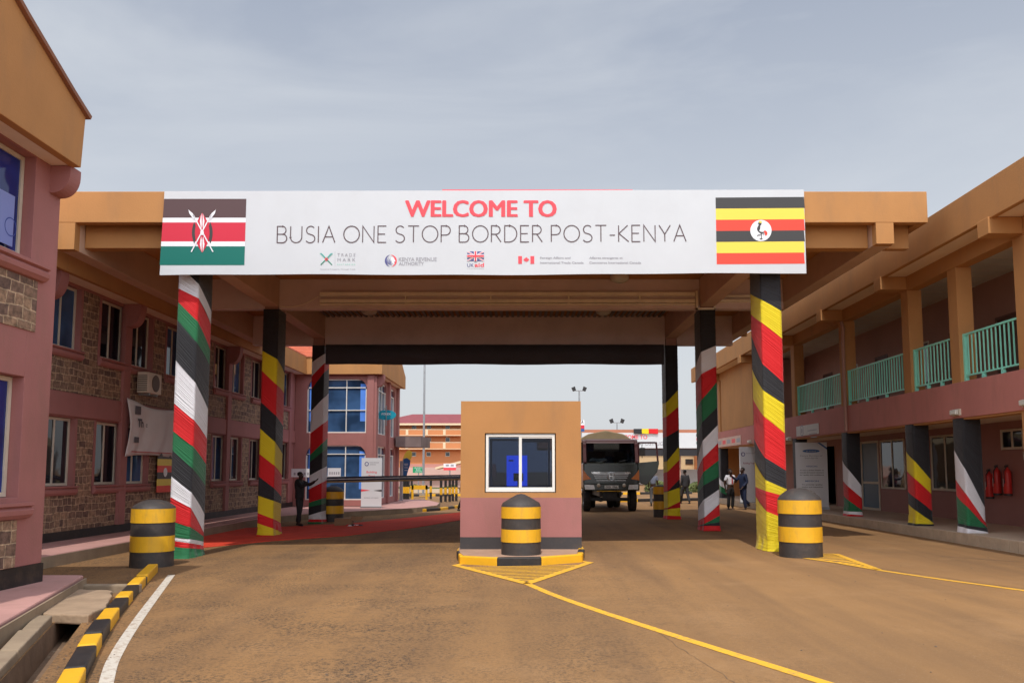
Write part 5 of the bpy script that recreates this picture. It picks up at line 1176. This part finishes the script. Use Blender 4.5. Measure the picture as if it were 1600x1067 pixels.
cr=MB(); tp(cr,[(.40,2.87),(1.75,2.87),(1.75,2.95),(.42,2.97)],-1.13,1.13); tp(cr,[(1.62,2.0),(1.75,2.0),(1.75,2.87),(1.62,2.87)],-1.13,-.55); tp(cr,[(1.62,2.0),(1.75,2.0),(1.75,2.87),(1.62,2.87)],.55,1.13); tp(cr,[(1.62,2.0),(1.75,2.0),(1.75,2.3),(1.62,2.3)],-.55,.55); tp(cr,[(.95,2.0),(1.05,2.0),(1.05,2.87),(.95,2.87)],1.05,1.12); tp(cr,[(.95,2.0),(1.05,2.0),(1.05,2.87),(.95,2.87)],-1.12,-1.05); cr.build('cab_upper',TG,tk)
for q0,q1 in ((.3,.85),(-.85,-.1)): tp(MB(),[(1.2,1.9),(1.45,1.9),(1.5,2.45),(1.35,2.5)],q0,q1).build('seat',mat('seat_khaki',(.16,.13,.08),.9),tk)
random.seed(5); hp=MB()
for k in range(7): hp.lathe([(.16,0),(.15,.05),(.09,.11),(0,.13)],(tX-.72+random.uniform(0,.5),tY+.32+random.uniform(0,.1),tz_+2.0+random.uniform(-.03,.08)),9,0,True)
hp.build('folded_jacket',mat('khaki_cloth',(.34,.30,.18),.9,.2,6,.5,20),tk)
MB().lathe([(.21,0),(.19,.02),(.21,.04),(.23,.02),(.21,0)],(tX+.55,tY+.6,tz_+2.12),24,0,True,'y').build('steering_wheel',BLACKP,tk)
tp(MB(),[(-.012,2.05),(.24,2.84),(.26,2.84),(.02,2.02)],-1.0,1.0).build('windscreen',GLCLR,tk)
fr=MB(); 
tp(fr,[(-.03,1.98),(-.02,2.05),(.235,2.86),(.26,2.93),(.40,2.98),(.42,2.95),(.2,2.8),(.02,1.98)],-1.14,-1.0); tp(fr,[(-.03,1.98),(-.02,2.05),(.235,2.86),(.26,2.93),(.40,2.98),(.42,2.95),(.2,2.8),(.02,1.98)],1.0,1.14); tp(fr,[(.205,2.80),(.23,2.86),(.26,2.95),(.40,2.99),(.42,2.95),(.26,2.80)],-1.0,1.0)
fr.build('windscreen_frame',MARO,tk,bevel=.015)
mb=MB(); tp(mb,[(-.03,1.5),(-.03,1.62),(.02,1.62),(.02,1.5)],-.72,.72); tp(mb,[(-.035,1.36),(-.035,1.41),(.02,1.41),(.02,1.36)],-.66,.66); tp(mb,[(-.035,1.26),(-.035,1.30),(.02,1.30),(.02,1.26)],-.6,.6); tp(mb,[(-.035,1.44),(-.035,1.475),(.02,1.475),(.02,1.44)],-.7,.7); mb.build('grille',mat('grey_grille',(.35,.35,.35),.3,.1,3,0,metal=.5),tk)
mb=MB().lathe([(.17,0),(.17,-.03),(.145,-.03),(.145,0)],(tX,tY-.04,tz_+1.45),28,0,True,'y'); 
mb.box(tX-.08,tX-.06,tY-.065,tY-.045,tz_+1.36,tz_+1.54).box(tX+.06,tX+.08,tY-.065,tY-.045,tz_+1.36,tz_+1.54).box(tX-.06,tX+.06,tY-.06,tY-.045,tz_+1.44,tz_+1.46); mb.build('badge',CHROME,tk)
mb=MB(); putext(mb,'HINO',(tX-.62,tY-.034,tz_+1.555),X_,Z_,.075,.004,1,0,.34); putext(mb,'500',(tX+.68,tY-.034,tz_+1.555),X_,Z_,.06,.003,1,0,.22); mb.build('lettering',CHROME,tk)
for s in (-1,1):
    MB().ext([(s*1.15,1.28),(s*.82,1.34),(s*.98,1.5),(s*1.15,1.72)],(tX,tY-.045,tz_),(1,0,0),(0,0,1),(0,1,0),.06).build('indicator',AMBER,tk)
    MB().ext([(s*.68,.92),(s*1.08,.92),(s*1.1,1.12),(s*.72,1.1)],(tX,tY-.13,tz_),(1,0,0),(0,0,1),(0,1,0),.05).build('headlight',mat('headlight_lens',(.75,.76,.76),.1,.2,12,0,spec=.8),tk)
    w=MB().lathe([(.3,0),(.47,.01),(.5,.05),(.5,.25),(.47,.29),(.3,.3)],(tX+s*.95-.15,tY+.75,tz_+.5),32,0,True,'x').build('wheel',TYRE,tk); MB().lathe([(0,.05),(.15,.04),(.28,.08),(.3,0.02)],(tX+s*.95-.15,tY+.75,tz_+.5),24,0,True,'x').build('rim',STEEL,w)
    for yy in (4.4,):
        for dx in (.0,.3): MB().lathe([(.3,0),(.47,.01),(.5,.05),(.5,.22),(.47,.26),(.3,.27)],(tX+s*.42-.12+s*dx,tY+yy,tz_+.5),28,0,True,'x').build('wheel',TYRE,tk)
bp=MB().box(tX-1.15,tX+1.15,tY-.12,tY+.1,tz_+.86,tz_+1.16).build('bumper',TG,tk,bevel=.04)
tb('number_plate',WHITEF,-.28,.28,-.135,-.125,.96,1.08,parent=bp); mb=MB(); putext(mb,'GKB 198A',(tX,tY-.139,tz_+.985),X_,Z_,.07,.002,1,0,.48); mb.build('plate_lettering',BLACKP,bp)
tb('bumper_strip',YELP,-.6,.62,-.128,-.1,.835,.858)
for s in (-1,1): MB().lathe([(0,-.03),(.07,-.02),(.08,.02)],(tX+s*.52,tY-.12,tz_+1.08),16,0,True,'y').build('fog_lamp',CREAM,tk)
mb=MB().box(tX-.45,tX-.35,tY+.2,tY+6.5,tz_+.62,tz_+.82).box(tX+.35,tX+.45,tY+.2,tY+6.5,tz_+.62,tz_+.82).box(tX-.8,tX+.8,tY+.68,tY+.82,tz_+.42,tz_+.56).box(tX-.7,tX+.7,tY+4.33,tY+4.47,tz_+.42,tz_+.58).box(tX-.3,tX+.3,tY+.4,tY+1.6,tz_+.5,tz_+.95).lathe([(0,-.25),(.2,-.2),(.24,0),(.2,.2),(0,.25)],(tX,tY+4.4,tz_+.5),16); mb.build('chassis',BLACKP,tk)
# canvas body
n=16; prof=[(-1.2,1.15),(-1.2,2.95)]+[(-1.2+2.4*i/n,2.98+.20*min(1,6*min(i/n,1-i/n))+.24*(1-abs(2*i/n-1))) for i in range(n+1)]+[(1.2,2.95),(1.2,1.15)]
mb=MB(); MB.ext(mb,prof,(tX,tY+1.95,tz_),(1,0,0),(0,0,1),(0,1,0),4.9); mb.build('canvas_cover',CANV,tk,bevel=.03)
tb('cargo_bed',TG,-1.2,1.2,1.9,6.9,.9,1.149)
# open door, mirrors, wipers, dashboard things
dr=MB().ext([(1.16,1.2),(1.5,1.08),(1.95,1.62),(2.03,1.95),(2.03,2.08),(1.16,2.0)],(tX,tY+.3,tz_),(1,0,0),(0,0,1),(0,1,0),.07).build('door',TG,tk,bevel=.015)
mb=MB()
for q_ in (((1.16,1.98),(1.22,1.98),(1.22,2.86),(1.16,2.86)),((1.95,2.06),(2.02,2.06),(1.96,2.86),(1.89,2.86)),((1.22,2.80),(1.90,2.80),(1.90,2.87),(1.22,2.87))): mb.ext(q_,(tX,tY+.31,tz_),(1,0,0),(0,0,1),(0,1,0),.05)
mb.build('window_frame',MARO,dr)
MB().box(tX+1.2,tX+1.42,tY+.05,tY+.12,tz_+2.28,tz_+2.62).tube([(tX+1.14,tY+.1,tz_+2.8),(tX+1.3,tY+.1,tz_+2.75),(tX+1.3,tY+.1,tz_+2.2)],.015).build('mirror',BLACKP,tk,bevel=.0)
for s in (-.45,.35): MB().tube([(tX+s,tY-.03,tz_+2.05),(tX+s+.35,tY+.03,tz_+2.12)],.012,0,5).build('wiper',BLACKP,tk)
# ============================================================ BACKGROUND
DR=P
# second canopy
sc=thing('distant_canopy','distant canopy with a white welcome banner seen behind the truck','canopy',(12,92,0))
Y2=92
def pb(px,py,Y=Y2): return P(px,py,Y)
a=pb(862,676);b=pb(1110,700)
MB().box(a[0],b[0],Y2-.1,Y2,b[2],a[2]).build('banner_sheet',VINYL,sc)
mb=MB(); w_=b[0]-a[0]
x0_=pb(994,683)[0]; putext(mb,'WELCOME TO',((pb(958,686)[0]+pb(1011,686)[0])/2,Y2-.12,pb(1000,685.5)[2]),X_,Z_,.42,.01,1,0,pb(1011,686)[0]-pb(958,686)[0])
putext(mb,'BUSIA ONE STOP BORDER POST-UGANDA',((pb(905,695)[0]+pb(1060,695)[0])/2,Y2-.12,pb(1000,695.5)[2]),X_,Z_,.38,0,1,1,pb(1060,690)[0]-pb(905,690)[0])
for i,c in enumerate((2,3,4)): mb.box(pb(1074,0)[0],pb(1100,0)[0],Y2-.13,Y2-.11,pb(0,682+i*6)[2],pb(0,678+i*6)[2],c)
mb.build('banner_print',[PRED,PGREY,UBL,PRD,PGRN],sc)
MB().box(pb(840,0)[0],pb(1150,0)[0],Y2+.05,Y2+9,pb(0,700)[2]-.02,pb(0,671)[2]).build('roof',mat('terracotta_fascia',(.42,.16,.09),.8,.08,.5,0),sc)
MB().box(pb(862,0)[0],pb(1110,0)[0],Y2,Y2+.04,pb(0,712)[2],pb(0,701)[2]).build('black_cloth_strip',CK['k'],sc)
for px in (880,945,1050,1100): x=pb(px,0)[0]; MB().box(x-.25,x+.25,Y2+1,Y2+1.6,0,pb(0,700)[2]).build('column',BROWNW,sc)
mb=MB()
for i,(c,xa_,xb_) in enumerate(((0,981,993),(1,993,1003),(2,1003,1017))): mb.ext([(pb(xa_,0)[0],pb(0,677)[2]),(pb(xb_,0)[0],pb(0,678)[2]),(pb(xb_,0)[0],pb(0,670)[2]),(pb(xa_,0)[0],pb(0,670)[2])],(0,Y2-.3,0),(1,0,0),(0,0,1),(0,1,0),.15,c)
mb.build('bunting_cloth',[CK['k'],CK['y'],CK['r']],sc)
# floodlight masts
for px,py,Y,lb_ in ((905,610,80,'floodlight mast with two lamps rising behind the booth roof'),(964,660,110,'distant floodlight mast with two lamps above the truck')):
    x,_,z=P(px,py,Y); t=thing('floodlight_mast',lb_,'floodlight mast',(x,Y,0),group='masts with twin floodlights'); MB().tube([(x,Y,0),(x,Y,z)],[.14,.07],0,8).build('pole',STEEL,t); MB().tube([(x-.55*Y/80,Y,z),(x+.55*Y/80,Y,z)],.05,0,6).build('crossbar',STEEL,t)
    k=Y/80
    for s in (-1,1): MB().ext([(0,0),(.3*k,-.1*k),(.45*k,.25*k),(.12*k,.4*k)],(x+s*.3*k,Y-.1,z),(s,0,0),(0,0,1),(0,1,0),.25).build('floodlight',BLACKP,t)
x,_,z=P(667,500,60); x=P(667,700,60)[0]
t=thing('tall_mast','tall thin grey mast standing left of the booth beyond the barrier','mast',(x,58,0)); MB().tube([(x,58,0),(x,58,5.5),(x,58,16)],[.085,.075,.05],0,10).build('pole',STEEL,t); MB().box(x-.25,x+.25,57.75,58.25,0,.15).build('base',CONC,t)
# orange apartment block
YA=130
def pa(px,py,Y=YA): return P(px,py,Y)
ap=thing('apartment_block','orange apartment block with maroon hipped roof and white-edged balconies','building',(-12,YA+5,0))
OR2=mat('far_orange_wall',(.60,.23,.09),.8,.06,.2,0); xa,xb=pa(598,0)[0],pa(760,0)[0]
MB().box(xa,xb,YA,YA+12,0,pa(0,663)[2]).build('wall',OR2,ap)
MB().add([(xa-1,YA-1.4,pa(0,663)[2]),(xb+1,YA-1.4,pa(0,663)[2]),(xb+1,YA+13,pa(0,663)[2]),(xa-1,YA+13,pa(0,663)[2]),(pa(645,0)[0],YA+6,pa(0,643)[2]),(xb-4,YA+6,pa(0,643)[2])],[(0,1,5,4),(1,2,5),(2,3,4,5),(3,0,4),(3,2,1,0)]).build('roof',MAROON,ap)
MB().box(xa-1,xb+1,YA-1.5,YA-1.3,pa(0,665)[2],pa(0,662)[2]).build('fascia_board',mat('far_cream',(.75,.58,.38),.7,.03,1,0),ap)
FC=MT['far_cream']
for (t0,t1) in ((671,681),(691,702)):
    b_=MB().box(xa,xb,YA-1.2,YA-1.05,pa(0,t1,YA-1.2)[2],pa(0,t0,YA-1.2)[2]).build('balcony',OR2,ap)
    mb=MB().box(xa,xb,YA-1.23,YA-1.2,pa(0,t0+1)[2],pa(0,t0)[2]).box(xa,xb,YA-1.23,YA-1.2,pa(0,t1)[2],pa(0,t1-1)[2])
    for px in (622,646,675,701,727): x=pa(px,0)[0]; mb.box(x-.2,x+.2,YA-1.26,YA-1.21,pa(0,t1-1)[2],pa(0,t0+1)[2])
    mb.build('balcony_trim',FC,b_); MB().box(xa,xb,YA-1.05,YA,pa(0,t1)[2]-.1,pa(0,t1)[2]+.1).build('balcony_floor',OR2,b_)
for (py0,py1) in ((664,671),(683,690.5),(706,713)):
    for px in (629,634 if 0 else 655,677,705,732):
        x=pa(px,0)[0]; f=MB().box(x-.35,x+.35,YA-.06,YA-.01,pa(0,py1)[2],pa(0,py0)[2]).build('window',mat('far_window_frame',(.5,.48,.4),.5,.05,1,0),ap); MB().box(x-.28,x+.28,YA-.08,YA-.061,pa(0,py1-1)[2],pa(0,py0+1)[2]).build('pane',GLDARK,f)
# low building with maroon-red roof
lw=thing('low_building','low building with faded red sheet roof in front of the orange apartments','building',(-8,92,0)); YL=88
c_=lambda px,py,Y=YL:P(px,py,Y)
MB().box(c_(632,0)[0],c_(770,0)[0],YL+.5,YL+8,0,c_(0,748)[2]+1.2).build('wall',mat('pale_pink_wall',(.55,.36,.3),.8,.06,.4,0),lw)
MB().add([c_(625,746),c_(775,746),(c_(775,0)[0],YL+5,c_(0,724)[2]),(c_(640,0)[0],YL+5,c_(0,724)[2]),(c_(775,0)[0],YL+9,c_(0,746)[2]),(c_(625,0)[0],YL+9,c_(0,746)[2])],[(0,1,2,3),(3,2,4,5),(0,3,5),(1,4,2)]).build('roof',mat('faded_red_sheet',(.38,.15,.11),.7,.1,.6,0),lw)
MB().ext([(0,0),(4.2,1.0),(4.2,1.25),(0,.2)],(c_(680,733,80)[0],80,c_(680,733,80)[2]),(1,0,0),(0,0,1),(0,1,0),4).build('gable_edge',FC,lw)
# beige block beyond the second canopy, perimeter wall, hedges
bg_=thing('beige_building','distant beige building with terracotta panel seen between the right columns','building',(18,112,0)); MB().box(P(985,0,110)[0],P(1120,0,110)[0],110,120,0,P(0,706,110)[2]).build('wall',mat('far_beige',(.62,.45,.25),.8,.05,.3,0),bg_); MB().box(P(1075,0,108)[0],P(1110,0,108)[0],108,109.9,0,P(0,708,108)[2]).build('panel_wall',OR2,bg_)
MB().box(P(980,0,110)[0],P(1125,0,110)[0],109.6,120.3,P(0,706,110)[2],P(0,702,110)[2]).build('roof',MAROON,bg_)
for px in (1063,1090,1045): x=P(px,0,110)[0]; MB().box(x-.5,x+.5,109.9,109.99,P(0,725,110)[2],P(0,717,110)[2]).build('window',DARKIN,bg_)
MB().box(P(970,0,100)[0],P(1116,0,100)[0],100,100.3,0,P(0,733,100)[2]).build('perimeter_wall',mat('white_wall',(.62,.58,.54),.8,.06,.5,0,dirt=.2),None,label='long pale perimeter wall below the distant beige building',cat='wall')
GRN=mat('hedge_leaf',(.12,.14,.04),.7,.3,1.2,0); 
def hedge(x0,x1,y,d,h,n,label,seed):
    random.seed(seed); mb=MB()
    for i in range(n):
        x=random.uniform(x0,x1);yy=random.uniform(y,y+d);z=random.random()**.7*h*(.75+.25*math.sin(x*1.7+seed)); r=random.uniform(.06,.14); u_=Vector((random.uniform(-1,1),random.uniform(-1,1),random.uniform(-1,1))).normalized()*r; v_=u_.orthogonal().normalized()*r*.6; c=Vector((x,yy,z))
        mb.add([c-u_,c+v_,c+u_,c-v_],[(0,1,2,3)])
    return mb.build('hedge',GRN,None,label=label,cat='hedge')
hedge(P(1000,0,62)[0],P(1112,0,62)[0],62,1.5,1.0,3800,'low yellow-green hedge beyond the canopy on the right',3)
hedge(P(628,0,70)[0],P(716,0,70)[0],70,1.5,.55,2200,'low green planting behind the striped posts',4)
MB().box(P(620,0,66)[0],P(722,0,66)[0],66,66.2,0,.32).build('low_wall',mat('low_cream_wall',(.6,.47,.33),.8,.1,.6,0),None,label='low cream wall behind the striped posts',cat='wall')
# far kerbs
random.seed(9)
kerb('far_kerb',[(-7.0,32.6),(-5.1,34.8),(-3.4,37.5),(-2.6,41),(-2.9,46)],.16,.12,1.0,0)
kerb('far_kerb',[(5.2,44.5),(8.5,45.0),(12,45.0)],.18,.16,1.2,0); kerb('far_kerb',[(12,58),(4,58),(-8,60)],.18,.16,1.2,1)
# striped posts
pst=thing('striped_post','short black and yellow striped post beyond the boom barrier','post',(0,0,0),group='row of short black and yellow posts')
MB().lathe([(.075,0),(.075,.42)],(0,0,0),12).lathe([(.075,.8),(.075,1.28)],(0,0,0),12).build('black_bands',BLACKP,pst)
MB().lathe([(.078,.42),(.078,.8)],(0,0,0),12).build('yellow_band',YELP,pst); MB().lathe([(.075,1.28),(.05,1.33),(0,1.34)],(0,0,0),12).build('cap',BLACKP,pst)
for c_2 in pst.children: ORG[c_2.name]=(0,0,0)
sp=[(689,784),(696,783),(702.6,783),(707.5,782),(713,782),(673,779),(631,781),(634.5,781),(638,781),(643,778)]
for i,(px,py) in enumerate(sp):
    g=G(px,py,0); o=pst if i==0 else copytree(pst); o.location=(g[0],g[1],-.02)
mb=MB(); a=P(643,758,50);b=P(668,758,50); mb.box(a[0],b[0],50,50.1,a[2]-.25,a[2]).box(a[0],a[0]+.12,50,50.1,0,a[2]).box(b[0]-.12,b[0],50,50.1,0,a[2]); mb.build('yellow_rail',YELP,None,label='low yellow rail barrier among the striped posts',cat='barrier')
# signs in the background
def polesign(name,label,px0,px1,py0,py1,Y,m,fn,mats,cat='sign'):
    a=P(px0,py1,Y);b=P(px1,py0,Y); t=thing(name,label,cat,((a[0]+b[0])/2,Y,0)); MB().box(a[0],b[0],Y,Y+.05,a[2],b[2]).build('board',m,t)
    mb=MB(); fn(mb,a,b,Y-.004); mb.build('print',mats,t); mb=MB()
    for x in ((a[0]+b[0])/2,) if 'white' in label else (a[0]+.15,b[0]-.15): mb.tube([(x,Y+.08,0),(x,Y+.08,a[2]+.1)],.04,0,8)
    mb.build('pole',STEEL,t)
def g1(mb,a,b,y):
    h=b[2]-a[2]; 
    for k,s_ in enumerate(('WELCOME TO','BUSIA','CUSTOMS')): putext(mb,s_,((a[0]+b[0])/2,y,b[2]-h*(.28+.3*k)),X_,Z_,h*.2,0,1,0,(b[0]-a[0])*(.8,.4,.6)[k])
polesign('direction_sign','green sign board with white lettering beyond the barrier',645,662.5,729,738.5,62,SGREEN,g1,[PWH])
def g2(mb,a,b,y):
    w=b[0]-a[0];h=b[2]-a[2]; mb.box(a[0],b[0],y,y+.003,a[2],a[2]+h*.4,0)
    for c in (.3,.7): mb.box(a[0]+w*c-.12*w,a[0]+w*c+.12*w,y,y+.003,a[2]+h*.6,a[2]+h*.85,1)
polesign('notice_sign','small white and red sign board left of the booth',693,712.5,724,734.5,60,PWH,g2,[PRED,PGREY])
def g3(mb,a,b,y): mb.box(a[0],b[0],y,y+.003,a[2]+.25*(b[2]-a[2]),a[2]+.55*(b[2]-a[2]),0); mb.box(a[0],b[0],y,y+.003,a[2],a[2]+.25*(b[2]-a[2]),1); putext(mb,'YA',((a[0]+b[0])/2,y,a[2]+.68*(b[2]-a[2])),X_,Z_,.3,.01,1,2,(b[0]-a[0])*.7)
polesign('upright_sign','narrow white, red and blue sign above the truck canvas beside the booth',904,913,656,674,70,PWH,g3,[PRD,SBLUE,UBL])
# blue oval sign on far block
p=WU(603,648,-6.4); 
os_=thing('oval_sign','cyan oval sign projecting from the corner of the far pink block','sign',(-6.4,38.8,3.6),YB)
a=P(603,648,39.0); n=28; ov=[(math.cos(2*PI*i/n)*.46,math.sin(2*PI*i/n)*.235) for i in range(n)]
c_1=(a[0]-39*KB,38.98,a[2])
MB().ext(ov,(c_1[0],c_1[1],c_1[2]),(1,0,0),(0,0,1),(0,1,0),.08).build('board',SCYAN,os_); mb=MB(); putext(mb,'FOREX',(c_1[0],c_1[1]-.004,c_1[2]+.0),X_,Z_,.09,.004,1,0,.42); mb.build('lettering',PWH,os_); MB().tube([(c_1[0],39.0,c_1[2]-.5),(c_1[0],39.0,c_1[2]+.45)],.03,0,6).tube([(c_1[0],39.05,c_1[2]+.3),(-7.0,39.05,c_1[2]+.3)],.02,0,6).build('bracket',STEEL,os_)
# feather flag
ff=thing('feather_flag','tall yellow and blue feather flag beside the far pink block','flag',(P(634,0,46)[0],46,.0)); Yf=46
fp=lambda x,y:(610+x*120/1164.,690+y*110/1067.)
mb=MB(); 
def fpoly(pts,mi): 
    vs=[Vector(P(*fp(*q_),Yf)) for q_ in pts]; fr_=[v+Vector((0,-.01,0)) for v in vs]; f=tuple(range(len(vs))); mb.add(fr_,[f],mi); mb.add([v+Vector((0,.01,0)) for v in vs],[f[::-1]],mi)
fpoly([(190,265),(215,190),(250,140),(290,125),(325,150),(330,195),(305,280),(250,245)],0); fpoly([(190,265),(250,245),(302,282),(298,350),(270,430),(240,540),(190,560)],1)
mb.build('cloth',[UYL,SBLUE],ff)
mb=MB()
for k,(y_,w_) in enumerate(((335,60),(358,50),(392,55),(432,45))): c=P(*fp(238,y_),Yf-.02); mb.box(c[0]-w_*.0018,c[0]+w_*.0018,Yf-.022,Yf-.018,c[2]-.012,c[2]+.012)
mb.build('lettering',PWH,ff); MB().tube([(P(*fp(185,900),Yf)[0],Yf,0),P(*fp(183,500),Yf),P(*fp(195,250),Yf)],.02,0,6).build('pole',STEEL,ff)
a=P(*fp(100,880),45); b=P(*fp(190,290),45); t=thing('grey_totem','plain grey upright panel beside the feather flag','sign',(a[0]+.3,45,0)); MB().box(a[0]+.12,b[0],45,45.15,0,b[2]).build('panel',mat('totem_grey',(.34,.33,.36),.5,.08,2,0),t,bevel=.02); MB().box(a[0],b[0]+.05,44.95,45.2,0,.1).build('base',CONC,t)
# white boards behind the man and pieces on the ground
def board(label,px0,px1,py0,py1,Y):
    a=P(px0,py1,Y);b=P(px1,py0,Y); t=thing('white_board',label,'board',((a[0]+b[0])/2,Y,a[2]),group=None); MB().box(a[0],b[0],Y,Y+.03,a[2],b[2]).build('panel',PAPER,t)
    mb=MB(); 
    for k in range(5): x=a[0]+(b[0]-a[0])*(.12+.17*k); mb.box(x,x+(b[0]-a[0])*.1,Y-.004,Y-.001,a[2]+.08,a[2]+.2)
    mb.build('print',PGREY,t)
board('pale sheet of paper held against the glass behind the person in black suit',455,486,732,745,36.9); board('white poster on the far glass front right of the rear left column',512,532.5,731,744,37.2)
random.seed(6)
g=G(532,822,-.08)
t=thing('cardboard_box','small open brown cardboard box on the ground by the rear left column','box',(g[0],g[1],-.07)); mb=MB().box(g[0]-.2,g[0]+.35,g[1],g[1]+.35,-.07,.17); mb.build('carton',mat('cardboard',(.30,.18,.10),.9,.1,3,.1),t); MB().ext([(0,0),(.35,.0),(.42,.12),(.05,.15)],(g[0]+.3,g[1]+.05,.1),(1,0,0),(0,0,1),(0,1,0),.02).build('flap',MT['cardboard'],t)
g=G(552,822,-.07); mb=MB()
for k in range(14):
    x=g[0]+random.uniform(-.25,.35);y=g[1]+random.uniform(-.1,.2); r=random.uniform(.05,.1); mb.lathe([(r,0),(r*.9,r*.35),(r*.4,r*.6),(0,r*.62)],(x,y,-.07),7,k%3,True)
mb.build('cloth_scraps',[CK['k'],CK['w'],CK['r']],None,label='heap of leftover black, white and red cloth scraps on the ground',cat='cloth')
# wire above the arcade roof
mb=MB(); pts=[(8.4+i*.35,18.6+i*.15,7.62-.012*i*i*.4) for i in range(8)]; mb.tube(pts,.012,0,5).build('overhead_wire',BLACKP,None,label='thin wire running from the canopy corner to the arcade roof',cat='wire')
